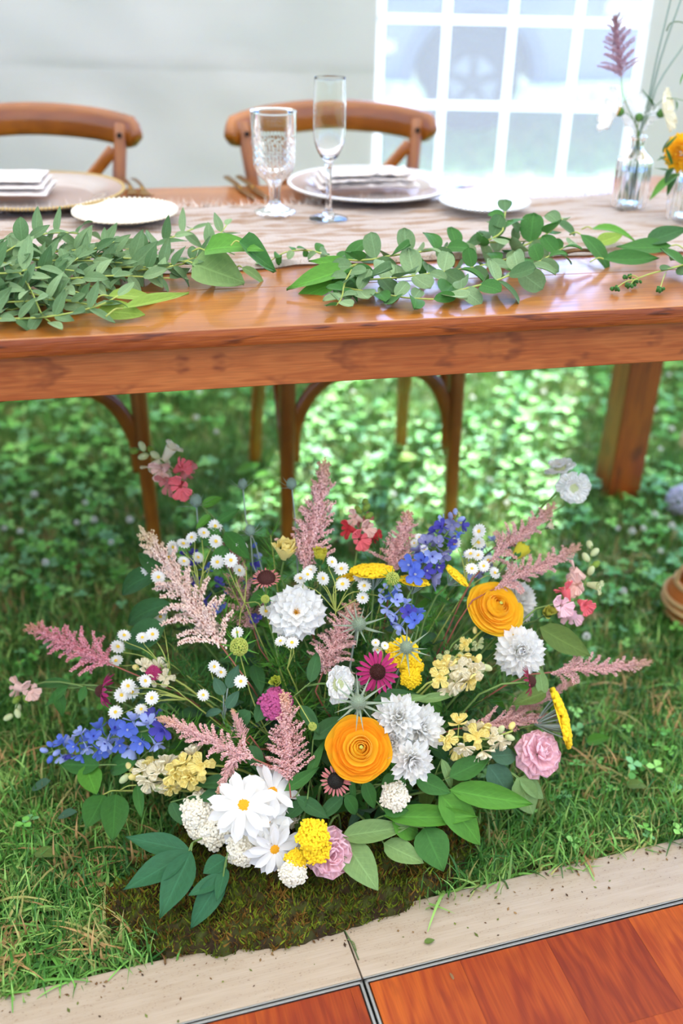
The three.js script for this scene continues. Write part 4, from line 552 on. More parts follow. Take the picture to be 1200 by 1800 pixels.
// yarrow
for (const [x, y, s, f, l, o] of [[707, 1148, 56, [1, 0.05, 0.2], 'yellow yarrow head with a thistle lying over it', {}], [722, 1172, 46, [0.9, 0.3, 0], 'yellow yarrow head beside the pale stock', { dd: 0.01 }], [722, 1192, 38, [1, 0.2, -0.2], 'small yellow yarrow head at the magenta coneflower', { dd: 0.005 }], [550, 1468, 58, [1, 0.1, 0.3], 'domed yellow yarrow head over the pink lisianthus', { dd: -0.03 }], [556, 1492, 52, [1, 0.2, -0.1], 'yellow yarrow lobe resting on the pink lisianthus', { dd: -0.03 }], [520, 1512, 40, [1, -0.1, -0.2], 'yellow yarrow lobe touching the bent daisy', { dd: -0.03 }]]) bloom('yarrow', l, 'yarrow', x, y, s, f, (h, R) => B.corymb(h, R, DM.yarrow, 0.45), o);
for (const [x, y, s, f, l, o] of [[655, 1003, 76, [0.2, 0, 1], 'flat yellow yarrow head edge-on above the feverfew', {}], [727, 1021, 52, [0.22, 0.15, 1], 'flat yellow yarrow head edge-on among the blue larkspur', {}], [803, 1012, 50, [0.25, 0.75, 0.8], 'flat yellow yarrow head tilted beside the golden ranunculus', {}], [986, 1262, 100, [0.15, 1, 0.25], 'yellow yarrow plate standing on edge showing its grey-green stalks', { via: [880, 1290] }], [612, 1015, 40, [0.25, -0.2, 1], 'small flat yellow yarrow behind the feverfew', { dd: 0.02 }]]) bloom('yarrow', l, 'yarrow', x, y, s, f, (h, R) => B.corymb(h, R, DM.yarrow, 0.15, SM.grey), o);
// ivory clusters
for (const [x, y, s, f, l, dd] of [[350, 1425, 66, [1, -0.3, 0.2], 'ivory statice cluster beside the fully open daisy', 0], [375, 1455, 70, [1, -0.2, 0], 'ivory statice cluster resting towards the moss', 0], [425, 1495, 56, [1, -0.1, -0.3], 'ivory statice cluster under the nodding daisy', 0.02], [515, 1535, 50, [1, 0, -0.5], 'ivory statice cluster peeping out below the yarrow lobe', 0.02], [348, 1455, 46, [0.9, -0.5, -0.2], 'ivory statice cluster at the leafy rim', 0.01], [694, 1400, 52, [1, 0.1, -0.2], 'beige statice cluster among the broad leaves', 0], [512, 1440, 34, [1, 0.2, 0], 'beige statice cluster behind the yellow yarrow', 0.03]]) bloom('statice', l, 'statice', x, y, s, f, (h, R) => B.corymb(h, R, DM.ivory, 0.6), { dd });
bloom('statice', 'magenta statice cluster above the large pink astilbe', 'statice', 485, 1238, 58, [1, 0.1, 0.3], (h, R) => B.corymb(h, R, petalMat(0xd0649a), 0.5)); bloom('statice', 'small magenta statice cluster between white feverfew', 'statice', 270, 1183, 28, [1, 0.2, 0.3], (h, R) => B.corymb(h, R, petalMat(0xc9487f), 0.5));
// thistles
for (const [x, y, s, f, l, o] of [[630, 1100, 66, [0.9, 0.1, 0.3], 'silver-green thistle above the white scabiosa', {}], [714, 1140, 62, [1, 0, 0.2], 'silver-green thistle lying over the yellow yarrow', { dd: -0.02 }], [630, 1236, 74, [1, 0, 0.15], 'silver-green thistle resting on the orange ranunculus', { dd: -0.045 }], [628, 1205, 48, [0.8, 0.2, 0.5], 'grey thistle half hidden behind the white scabiosa', { dd: 0 }]]) bloom('thistle', l, 'thistle', x, y, s, f, (h, R) => B.thistle(h, R), { stem: SM.grey, ...o });
for (const [x, y, s, l, v] of [[345, 889, 30, 'oval green thistle bud beside the coral snapdragon', [390, 980]], [427, 858, 24, 'oval grey thistle bud on a tall pale stem', [450, 960]], [513, 858, 26, 'oval grey thistle bud beside the tall pink astilbe', [520, 960]], [440, 940, 26, 'drooping dark thistle bud amid the feverfew', [452, 1010]]]) bloom('thistle', l, 'thistle', x, y, s, [0.15, -0.1, 1], (h, R) => { B.thistle(h, R * 1.9, std(0x7d9280, 0.85), LM.silver, 9); }, { via: v, stem: SM.grey, r: 0.0017 });
// astilbe plumes: base and tip in the picture, half-width in pixels
{
  const shades = { pale: [0xf3cfc0, 0xfae4d6, 0xe2cf9a], pink: [0xdb808c, 0xf0b4ba, 0xc99a6e], rose: [0xe7adaa, 0xf6d0c8, 0xe2b690], dusk: [0xd29c98, 0xe6bcb4, 0xbc9a78] };
  const kinds = {}; for (const [n, c] of Object.entries(shades)) kinds[n] = [plumeGeo(0.42, 60, 66, 0.35, ...c), plumeGeo(0.26, 62, 80, 0.1, ...c)];
  for (const [a, b, w, kind, v, label, dd] of [
    [[392, 1140], [248, 945], 62, 'pale', 0, 'big pale peach astilbe plume leaning out over the feverfew', 0], [[196, 1168], [54, 1106], 42, 'pink', 0, 'rosy astilbe plume stretching out above the sideways coneflower', 0], [[536, 1005], [558, 815], 44, 'rose', 1, 'tall slender pale pink astilbe plume beside a grey thistle bud', 0.02], [[690, 1002], [706, 902], 38, 'rose', 1, 'blunt pink astilbe plume between red snapdragon and larkspur', 0.03],
    [[862, 985], [968, 885], 34, 'dusk', 0, 'dusky pink astilbe plume crossing the scabiosa stems', 0], [[868, 1035], [1012, 956], 34, 'dusk', 0, 'dusky pink astilbe plume lying behind the green-backed bud', 0], [[968, 1182], [1138, 1160], 28, 'dusk', 0, 'dusky pink astilbe plume reaching far out over the grass', 0], [[826, 1278], [988, 1250], 24, 'dusk', 1, 'narrow dusky astilbe plume above the pale pink lisianthus', 0.02],
    [[508, 1372], [486, 1222], 46, 'rose', 1, 'fluffy pale pink astilbe plume under the magenta statice', 0], [[448, 1335], [282, 1268], 34, 'rose', 0, 'arching rose astilbe plume over the pale yellow stock', -0.01], [[446, 1108], [392, 958], 38, 'dusk', 1, 'muted mauve astilbe plume behind the big peach one', 0.05], [[566, 1185], [612, 1058], 56, 'rose', 0, 'loose pink astilbe plume behind the white scabiosa', 0.03], [[424, 1312], [386, 1395], 16, 'rose', 1, 'short drooping rose astilbe tip above the open daisy', -0.01], [[430, 1300], [405, 1250], 14, 'rose', 1, 'small upright rose astilbe tip by the pale green stem', 0], [[880, 1270], [1005, 1190], 20, 'dusk', 1, 'faint dusky astilbe tip behind the edge-on yarrow', 0.06]]) {
    const p = bq(...a, dd), q = bq(...b, dd), t0 = rootNear(p), t = thing('astilbe_stem', label, 'astilbe', t0), d = q.clone().sub(p), L = d.length(), k = kinds[kind][v], W = w * perPx(p), wk = [0.42, 0.26][v];
    stem(t, [V(0, 0, 0), p.clone().sub(t0).multiplyScalar(0.55).add(V(0, 0.035, 0)), p.clone().sub(t0).addScaledVector(d, -0.25), p.clone().sub(t0)], 0.0017, SM.red);
    const m = frame(p.clone().sub(t0), d, toCam(p).addScaledVector(UPV, -0.4), [W / wk * 1.15, L, W / wk * 1.15]);
    put(mesh('florets', k.florets, floretMat, t), m); put(mesh('branchlets', k.stems, SM.red, t), m);
  }
}
// flowers strung along a stem
function spire(name, label, cat, path, n, make, o = {}) {
  const P = path.map((a) => bq(a[0], a[1], a[2] ?? 0)), t0 = rootNear(P[0]), t = thing(name, label, cat, t0), rel = [V(0, 0, 0), P[0].clone().sub(t0).multiplyScalar(0.5).add(V(0, 0.03, 0)), ...P.map((p) => p.clone().sub(t0))]; stem(t, rel, o.r ?? 0.0022, o.stem ?? SM.green);
  const c = new THREE.CatmullRomCurve3(rel.slice(2), false, 'centripetal'), from = o.from ?? 0.1;
  for (let k = 0; k < n; k++) {
    const q = lerp(from, 1, k / Math.max(1, n - 1)), p = c.getPointAt(q), d = c.getTangentAt(q), cam = toCam(p.clone().add(t0)), s = d.clone().cross(cam).normalize(), a = k * 2.4 + rr(-0.4, 0.4), out = cam.clone().multiplyScalar(Math.cos(a) * 0.8 + 0.45).addScaledVector(s, Math.sin(a)).addScaledVector(d, 0.15).normalize();
    const off = o.stalk * (1 - 0.5 * q) * rr(0.8, 1.2), w = p.clone().addScaledVector(out, off); make(t, w, out, q, d, k, p);
  }
  return t;
}
const larkspur = (R, mats) => (t, w, out, q, d, k, p) => {
  mesh('stalk', sweep([p, p.clone().lerp(w, 0.5).add(V(0, 0.002, 0)), w], 0.0007, 4, 4), SM.green, t);
  if (q > 0.9) { put(mesh('bud', budGeo, pick(mats), t), frame(w, out.clone().add(d), V(0, 0, 1), R * 0.35)); return; }
  const r = R * (1 - 0.35 * q) * rr(0.85, 1.15), f = frame(w, out.clone().add(V(rr(-0.5, 0.5), rr(-0.5, 0.3), rr(-0.3, 0.3))), V(rr(-1, 1), 1, rr(-1, 1)), r); put(mesh('floret', fiveLobes, pick(mats), t), f); put(mesh('floret_eye', eyeGeo, rnd() < 0.5 ? PM.white : PM.violet, t), f);
};
spire('larkspur', 'bright blue larkspur spike stretching out over the grass below the sideways coneflower', 'larkspur', [[300, 1275], [240, 1290], [170, 1300], [80, 1325]], 30, larkspur(0.02, [PM.blue, PM.lightblue, PM.blue, PM.violet, PM.lightblue]), { stalk: 0.021, from: 0.05 });
spire('larkspur', 'violet-blue larkspur spike with greyish tip rising by the flat yarrow', 'larkspur', [[725, 1030], [750, 985], [780, 945], [805, 905]], 26, larkspur(0.019, [PM.violet, PM.slate, PM.lightblue, PM.slate, PM.blue]), { stalk: 0.022 });
spire('larkspur', 'violet-blue larkspur low above the silver thistles', 'larkspur', [[735, 1105], [705, 1075], [690, 1050], [680, 1030]], 14, larkspur(0.016, [PM.blue, PM.violet, PM.lightblue]), { stalk: 0.02 });
spire('larkspur', 'blue larkspur glimpsed behind the peach astilbe', 'larkspur', [[400, 1080, 0.05], [345, 1000, 0.05], [325, 960, 0.05]], 12, larkspur(0.016, [PM.blue, PM.violet]), { stalk: 0.02 });
spire('larkspur', 'blue larkspur glimpsed behind the white dahlia', 'larkspur', [[460, 1100, 0.06], [445, 1050, 0.06], [440, 960, 0.06]], 12, larkspur(0.016, [PM.violet, PM.blue, PM.lightblue]), { stalk: 0.018 });
spire('larkspur', 'pale blue larkspur among the dusky astilbe plumes', 'larkspur', [[810, 1015, 0.04], [865, 965, 0.04], [905, 940, 0.04]], 12, larkspur(0.015, [PM.lightblue, PM.slate]), { stalk: 0.018 });
const stock = (R, mats) => (t, w, out, q, d, k, p) => { mesh('stalk', sweep([p, w], 0.0008, 4, 3), SM.lime, t); if (q > 0.78) { put(mesh('bud', budGeo, pick([PM.greenwhite, PM.lemon]), t), frame(w, out.clone().add(d), V(0, 0, 1), R * 0.4)); return; } put(mesh('floret', pick(frilled), pick(mats), t), frame(w, out.clone().add(V(rr(-0.4, 0.4), rr(-0.3, 0.4), rr(-0.3, 0.3))), V(rr(-1, 1), 1, rr(-1, 1)), R * rr(0.85, 1.1))); };
spire('stock', 'pale yellow stock spike pointing at the blue larkspur', 'stock', [[372, 1345], [320, 1352], [270, 1362], [220, 1360]], 16, stock(0.022, [PM.lemon, PM.lemon, PM.cream]), { stalk: 0.018, stem: SM.lime });
spire('stock', 'pale yellow stock florets hanging under the yellow spike', 'stock', [[340, 1360], [300, 1375], [282, 1388]], 4, stock(0.019, [PM.lemon]), { stalk: 0.012, stem: SM.lime });
spire('stock', 'pale yellow stock spike above the white chrysanthemums', 'stock', [[760, 1195], [790, 1190], [820, 1178], [850, 1165]], 12, stock(0.021, [PM.lemon, PM.cream]), { stalk: 0.02, stem: SM.lime });
spire('stock', 'pale yellow stock spike between chrysanthemum and lisianthus', 'stock', [[770, 1298], [810, 1295], [850, 1300], [900, 1285]], 13, stock(0.019, [PM.lemon, PM.lemon, PM.cream]), { stalk: 0.02, stem: SM.lime });
spire('stock', 'green-budded yellow stock among the stems behind the golden ranunculus', 'stock', [[760, 1200, 0.02], [815, 1140, 0.02], [850, 1105, 0.02]], 9, stock(0.014, [PM.lemon, PM.greenwhite]), { stalk: 0.014, stem: SM.lime });
spire('stock', 'cream stock florets among feverfew over the small magenta statice', 'stock', [[300, 1190, 0.02], [262, 1180], [240, 1175]], 5, stock(0.018, [PM.cream, PM.white]), { stalk: 0.012, stem: SM.lime });
const snap = (R, low, high) => (t, w, out, q, d, k, p) => { mesh('stalk', sweep([p, w], 0.001, 4, 3), SM.lime, t); if (q > 0.72) { put(mesh('bud', budGeo, pick([PM.greenwhite, LM.yellowish]), t), frame(w, out.clone().add(d), V(0, 0, 1), R * 0.42)); return; } put(mesh('floret', snapGeo, q > 0.5 ? pick(high) : pick(low), t), frame(w.addScaledVector(out, R * 0.5), out.clone().add(V(rr(-0.2, 0.2), 0.1, rr(-0.2, 0.2))), V(rr(-0.3, 0.3), 1, 0.2), R * rr(0.85, 1.1))); };
spire('snapdragon', 'coral pink snapdragon with green bud tip held highest by the chair leg', 'snapdragon', [[355, 885], [318, 845], [290, 812], [240, 788]], 13, snap(0.023, [PM.coral, PM.coral, PM.fadedpink], [PM.blush, PM.cream]), { stalk: 0.016, from: 0.3 });
spire('snapdragon', 'red and peach snapdragon behind the flat yarrow', 'snapdragon', [[625, 985, 0.05], [632, 935, 0.05], [640, 885, 0.05]], 10, snap(0.02, [PM.red, PM.coral], [PM.blush, PM.fadedpink]), { stalk: 0.016, from: 0.35 });
spire('snapdragon', 'coral snapdragon with long pale bud tip hanging over the grass', 'snapdragon', [[950, 1065], [1005, 1060], [1030, 1020], [1040, 960]], 13, snap(0.021, [PM.coral, PM.rose, PM.coral], [PM.greenwhite, PM.blush]), { stalk: 0.016, from: 0.2 });
spire('snapdragon', 'faded pink snapdragon drooping at the end of a long stem', 'snapdragon', [[140, 1205], [60, 1203], [38, 1222], [22, 1262]], 7, snap(0.02, [PM.blush, PM.mauve, PM.rose], [PM.mauve, PM.blush]), { stalk: 0.014, from: 0.62 });
// feverfew sprays
{
  const feverEye = std(0xebc640, 0.85);
  const petals = (() => { const l = []; for (const [n, len, e] of [[15, 1, 0.02], [12, 0.82, 0.35], [9, 0.6, 0.7]]) for (let k = 0; k < n; k++) { const a = (k + rr(-0.1, 0.1)) / n * 6.2832 + e, d = V(Math.cos(a) * Math.cos(e), Math.sin(e), Math.sin(a) * Math.cos(e)); l.push(turned(blade({ L: 1, W: 0.46, prof: PROF.strap, bend: 0.05, cup: 0.4, nu: 3, nv: 2 }), frame(V(Math.cos(a) * 0.15, 0.04 * e, Math.sin(a) * 0.15), d, V(-Math.cos(a) * Math.sin(e), Math.cos(e), -Math.sin(a) * Math.sin(e)), len * 0.85))); } return merged(l); })();
  const eye = scatter(BEAD, ballDome(0.2, 0.3, 26, 0.062)), cup = new THREE.SphereGeometry(0.32, 10, 6).scale(1, 0.5, 1).translate(0, -0.1, 0);
  for (const [label, root, heads] of [
    ['white feverfew spray above the big peach astilbe', [350, 1045], [[358, 937], [322, 956], [303, 962], [337, 945], [379, 952], [348, 980], [297, 980], [382, 988], [261, 1000], [323, 987], [378, 925], [278, 1015]]], ['white feverfew spray between the peach astilbe and the cream bud', [430, 1060], [[425, 960], [420, 1003], [467, 1075], [417, 1112], [405, 985]]], ['white feverfew spray behind the white dahlia and flat yarrow', [590, 1075], [[602, 1027], [600, 1000], [567, 1017], [545, 1003], [583, 988], [637, 1051], [631, 1013], [528, 1017], [640, 1030]]], ['white feverfew spray below the white dahlia', [505, 1175], [[513, 1130], [493, 1127], [540, 1010]]],
    ['tight white feverfew spray beside the violet larkspur', [820, 1035], [[829, 1000], [850, 995], [840, 976], [869, 1007], [840, 954], [842, 934], [827, 974], [798, 957], [858, 985]]], ['white feverfew buds at the blunt astilbe plume', [735, 1000], [[737, 945], [728, 955], [745, 965]]], ['white feverfew spray stretching out over the dark grass', [300, 1190], [[207, 1137], [218, 1117], [250, 1121], [268, 1115], [204, 1162], [282, 1084]]], ['white feverfew spray crowding over the blue larkspur', [330, 1230], [[233, 1217], [267, 1227], [248, 1247], [213, 1222], [255, 1197], [203, 1252], [225, 1206]]],
    ['white feverfew pair near the lime scabiosa seed head', [400, 1240], [[388, 1182], [376, 1172], [423, 1198], [357, 1222]]], ['white feverfew buds between yarrow and scabiosa', [672, 1170], [[660, 1130], [676, 1135], [663, 1143]]]]) {
    const P = bq(...root, 0.02), t0 = rootNear(P), t = thing('feverfew_spray', label, 'feverfew', t0), o = P.clone().sub(t0); stem(t, [V(0, 0, 0), o.clone().multiplyScalar(0.5).add(V(0, 0.03, 0)), o], 0.0016, SM.lime);
    for (const [x, y] of heads) { const w = bq(x, y, rr(-0.02, 0.015)), q = w.clone().sub(t0), f = facing(w, [rr(0.55, 1), rr(-0.5, 0.5), rr(0.1, 0.8)]), s = (label.includes('buds') ? 9 : 13.2) * rr(0.88, 1.12) * perPx(w); stem(t, [o, o.clone().lerp(q, 0.5).add(V(rr(-0.01, 0.01), 0.008, 0)), q.clone().addScaledVector(f, -0.012), q], 0.0009, SM.lime, 5, 'stalk'); const h = head(t, q, f, rnd() * 6); for (const [n, g, m] of [['petals', petals, PM.white], ['disc', eye, feverEye], ['calyx', cup, DM.calyx]]) mesh(n, g, m, h).scale.setScalar(s); }
  }
}
// foliage: leaves drawn out by hand, grouped by the shoot they grow on
function shoot(label, root, leaves, mat, kind, o = {}) {
  const P = bq(root[0], root[1], 0.02), t0 = rootNear(P), t = thing(o.name ?? 'leafy_shoot', label, 'foliage', t0, o.group), r = P.clone().sub(t0); stem(t, [V(0, 0, 0), r.clone().multiplyScalar(0.5).add(V(0, 0.02, 0)), r], o.r ?? 0.002, o.stem ?? SM.green);
  for (const [x0, y0, x1, y1, w, m, da = 0, db = 0] of leaves) { const a = bq(x0, y0, da).sub(t0), b = bq(x1, y1, db).sub(t0); if (a.distanceTo(r) > 0.012) mesh('leaf_stalk', sweep([r, r.clone().lerp(a, 0.5).add(V(0, 0.004, 0)), a], 0.0011, 5), o.stem ?? SM.green, t); leafBetween(t, a, b, w * perPx(a.clone().add(t0)), m ?? mat, kind, UPV.clone().multiplyScalar(0.55).add(toCam(P)).add(V(rr(-0.2, 0.2), 0, 0))); }
}
shoot('dark green peony leaf with three long fingers over the moss', [340, 1480], [[334, 1494, 226, 1477, 42], [332, 1496, 219, 1571, 50], [336, 1496, 282, 1614, 54]], LM.peony, 'lance'); shoot('dark green peony leaf with four fingers drooping to the floor edge', [400, 1500], [[397, 1508, 357, 1538, 36], [392, 1540, 331, 1577, 28], [392, 1542, 334, 1626, 42], [396, 1525, 382, 1590, 24]], LM.peony, 'ovate');
shoot('twin-leaved shoot hanging below the blue larkspur', [210, 1390], [[182, 1397, 152, 1464, 50], [203, 1396, 196, 1492, 48], [240, 1380, 250, 1440, 20]], LM.mid, 'ovate', { stem: SM.lime }); shoot('bright green leaves under the blue larkspur', [230, 1350], [[175, 1345, 112, 1345, 40, LM.mid], [150, 1345, 170, 1402, 42, LM.fresh], [240, 1340, 165, 1345, 40, LM.mid], [290, 1300, 228, 1238, 60, LM.mid]], LM.mid, 'ovate');
shoot('broad green leaves behind the stretched feverfew spray', [300, 1060], [[300, 1060, 188, 1092, 38], [290, 1100, 205, 1135, 52], [285, 1005, 178, 1036, 40], [290, 1010, 245, 975, 36]], LM.deep, 'ovate');
shoot('broad light-edged leaves spreading over the moss', [755, 1390], [[790, 1388, 920, 1418, 46, LM.fresh], [771, 1394, 857, 1488, 58, LM.fresh], [790, 1366, 858, 1334, 40, LM.mid], [730, 1367, 787, 1395, 36, LM.mid], [776, 1334, 802, 1396, 18, LM.pale]], LM.mid, 'ovate', { r: 0.0026 });
shoot('pale-backed broad leaves fanning out towards the floor edge', [650, 1450], [[674, 1434, 828, 1443, 38, LM.fresh], [601, 1470, 714, 1455, 42, LM.pale], [689, 1446, 752, 1462, 50, LM.fresh], [745, 1455, 778, 1530, 62, LM.mid], [606, 1480, 660, 1558, 58, LM.pale], [674, 1482, 742, 1517, 42, LM.pale]], LM.mid, 'ovate', { r: 0.0026 });
shoot('soft grey-green leaves below the sideways pink lisianthus', [860, 1340], [[857, 1345, 912, 1414, 52, LM.blue], [908, 1367, 944, 1438, 50, LM.pale], [912, 1367, 966, 1405, 32, LM.pale], [862, 1330, 915, 1322, 40, LM.blue]], LM.blue, 'ovate'); shoot('small green leaves around the faded little coneflower', [640, 1390], [[640, 1372, 660, 1425, 26], [674, 1424, 716, 1425, 28], [606, 1397, 637, 1440, 26], [670, 1378, 712, 1376, 36], [603, 1400, 560, 1440, 26, LM.deep], [617, 1365, 623, 1418, 12]], LM.mid, 'ovate');
shoot('dull green leaf pair beside the ivory pompon dahlia', [940, 1120], [[948, 1103, 1027, 1154, 46, LM.olive], [955, 1222, 946, 1172, 24, LM.pale], [960, 1215, 900, 1240, 30, LM.olive]], LM.olive, 'ovate'); shoot('green leaf with pale twin above the white chrysanthemums', [660, 1235], [[655, 1232, 738, 1212, 28, LM.deep], [662, 1238, 752, 1228, 20, LM.pale], [730, 1232, 800, 1222, 18, LM.pale]], LM.deep, 'lance');
shoot('green strap leaves between astilbe and orange ranunculus', [545, 1370], [[550, 1300, 610, 1250, 34], [537, 1378, 570, 1296, 18, LM.mid], [520, 1400, 575, 1440, 28], [500, 1390, 560, 1350, 24, LM.mid], [540, 1405, 500, 1440, 26]], LM.deep, 'lance'); shoot('small blue-green leaves at the pale stem by the feverfew pair', [393, 1270], [[393, 1222, 376, 1192, 22], [390, 1250, 350, 1254, 14], [400, 1210, 420, 1170, 22], [398, 1245, 420, 1215, 20]], LM.blue, 'ovate', { stem: SM.grey });
shoot('plain green leaves beneath the yellow stock spike', [370, 1400], [[405, 1390, 350, 1405, 30], [350, 1400, 315, 1440, 28], [410, 1372, 345, 1380, 26], [300, 1410, 320, 1450, 22]], LM.deep, 'ovate'); shoot('glossy green leaves in the gap above the astilbe', [460, 1280], [[450, 1270, 480, 1200, 26], [440, 1250, 400, 1285, 30], [545, 1200, 560, 1140, 24], [440, 1310, 460, 1360, 30], [530, 1240, 560, 1290, 24]], LM.deep, 'ovate');
shoot('green climbing stem below the coral snapdragon', [390, 930], [[355, 890, 392, 868, 20, LM.fresh], [380, 920, 420, 895, 18], [385, 930, 350, 960, 26], [395, 935, 440, 990, 30], [370, 905, 345, 930, 16, LM.fresh], [400, 960, 370, 1000, 28]], LM.mid, 'ovate', { r: 0.003 }); shoot('serrated leaves along the drooping pink snapdragon', [230, 1215], [[130, 1203, 50, 1195, 20], [120, 1205, 82, 1240, 18], [100, 1210, 112, 1262, 22], [150, 1205, 140, 1235, 16]], LM.mid, 'lance');
{
  // filler stems that close the middle of the bouquet
  const lab = 'leafy green filler stem between the bouquet flowers', G = 'filler stems inside the ground bouquet';
  for (let k = 0; k < 46; k++) {
    const a = k * 2.4, r = Math.sqrt((k + 0.5) / 46), px = 590 + Math.cos(a) * r * 360 + rr(-20, 20), py = 1225 + Math.sin(a) * r * 235 + rr(-20, 20), P = bq(px, py, rr(0.04, 0.1)); if (P.y < 0.05) P.y = 0.05;
    const t0 = rootNear(P), t = thing('filler_stem', lab, 'foliage', t0, G), e = P.clone().sub(t0), pts = [V(0, 0, 0), e.clone().multiplyScalar(0.5).add(V(0, 0.03, 0)), e]; stem(t, pts, 0.0016, SM.deep);
    const c = new THREE.CatmullRomCurve3(pts), mats = [[LM.deep, LM.mid, LM.euc3], [LM.olive, LM.mid, LM.fresh], [LM.mid, LM.deep, LM.blue]][k % 3];
    for (let i = 0; i < 9; i++) { const p = c.getPoint(lerp(0.45, 1, i / 8)), d = V(rr(-1, 1), rr(-0.2, 0.8), rr(-0.6, 1)).normalize(); leafBetween(t, p, p.clone().addScaledVector(d, rr(0.035, 0.065)), rr(0.014, 0.028), pick(mats), pick(['ovate', 'lance', 'lance'])); }
  }
  // feathery fennel-like green between the flowers
  const lab2 = 'fine feathery green spray among the bouquet flowers', G2 = 'feathery sprays in the ground bouquet', hair = blade({ L: 1, W: 0.07, prof: PROF.spike, bend: 0.5, nu: 3, nv: 1 });
  for (let k = 0; k < 26; k++) {
    const a = k * 2.4 + 1, r = Math.sqrt((k + 0.5) / 26), px = 570 + Math.cos(a) * r * 370, py = 1170 + Math.sin(a) * r * 240, P = bq(px, py, rr(0.0, 0.05)); const t0 = rootNear(P), t = thing('feathery_spray', lab2, 'foliage', t0, G2), e = P.clone().sub(t0), pts = [V(0, 0, 0), e.clone().multiplyScalar(0.5).add(V(0, 0.03, 0)), e]; stem(t, pts, 0.0013, SM.lime);
    const c = new THREE.CatmullRomCurve3(pts), m = []; for (let i = 0; i < 170; i++) { const q = rr(0.5, 1), p = c.getPoint(q), d = V(rr(-1, 1), rr(-0.2, 1), rr(-1, 1)).normalize(), l = rr(0.012, 0.04); m.push(frame(p.clone().addScaledVector(d, rr(0, 0.02)), d.add(V(rr(-0.5, 0.5), rr(-0.5, 0.5), rr(-0.5, 0.5))), V(rr(-1, 1), 1, 0), [l * 1.2, l, l])); } mesh('fronds', scatter(hair, m), k % 2 ? LM.fresh : LM.mid, t);
  }
}

// ---------- moss, lawn plants, and things at the margins ----------
{
  const t = thing('moss_mound', 'brown and green moss heaped at the foot of the ground bouquet', 'moss', V(-0.05, 0, -1.035));
  const hgt = (x, z) => { const u = (x + 0.0) / (0.27 + 0.05 * fbm(z * 9, 3)), v = (z - 0.012 * fbm(x * 11, 7)) / 0.15, k = 1 - u * u - v * v; return (k > 0 ? 0.05 * Math.sqrt(k) : -0.02) + 0.02 * fbm(x * 14, z * 14, 3) + 0.008 * fbm(x * 50, z * 50, 2); };
  const tilt = (x, z) => [x, z - x * 0.27];
  const peat = tex(256, 256, (u, v) => mix3(hexRGB(0x33230f), hexRGB(0x454c18), 0.5 + 1.2 * fbm(u * 12, v * 12, 4)));
  mesh('moss_bed', grid(120, 70, (a, b) => { const x = -0.42 + a * 0.84, z = -0.2 + b * 0.4, q = tilt(x, z); return [q[0], Math.max(-0.02, hgt(x, z)), q[1], a * 2, b]; }), std(0xffffff, 1, { map: peat }), t);
  const hair = blade({ L: 1, W: 0.22, prof: PROF.spike, bend: 1.2, nu: 3, nv: 1 }), C = [lin(0x66731f), lin(0x47551a), lin(0x6e4f20), lin(0x80602a), lin(0x7f8f28), lin(0x4a3115)], m = [], col = [];
  for (let k = 0; k < 30000; k++) { const x = rr(-0.38, 0.38), z = rr(-0.17, 0.17), y = hgt(x, z); if (y < -0.004) continue; const q = tilt(x, z), pat = fbm(x * 9 + 4, z * 9, 3), l = rr(0.006, 0.019); m.push(frame(V(q[0], y, q[1]), V(rr(-1, 1), rr(0.2, 1.2), rr(-1, 1)), V(rr(-1, 1), 1, 0), [l, l, l])); col.push(vary(C[Math.min(5, Math.max(0, Math.floor((pat > 0.08 ? 2 : 0) + rnd() * 2.6 + (pat > 0.08 ? 0.6 : 0))))], 0.25)); }
  tag(mesh('moss_strands', scatter(hair, m, col), std(0xffffff, 1, { vertexColors: true, specularIntensity: 0.2 }), t), null, null, null, 'stuff');
}
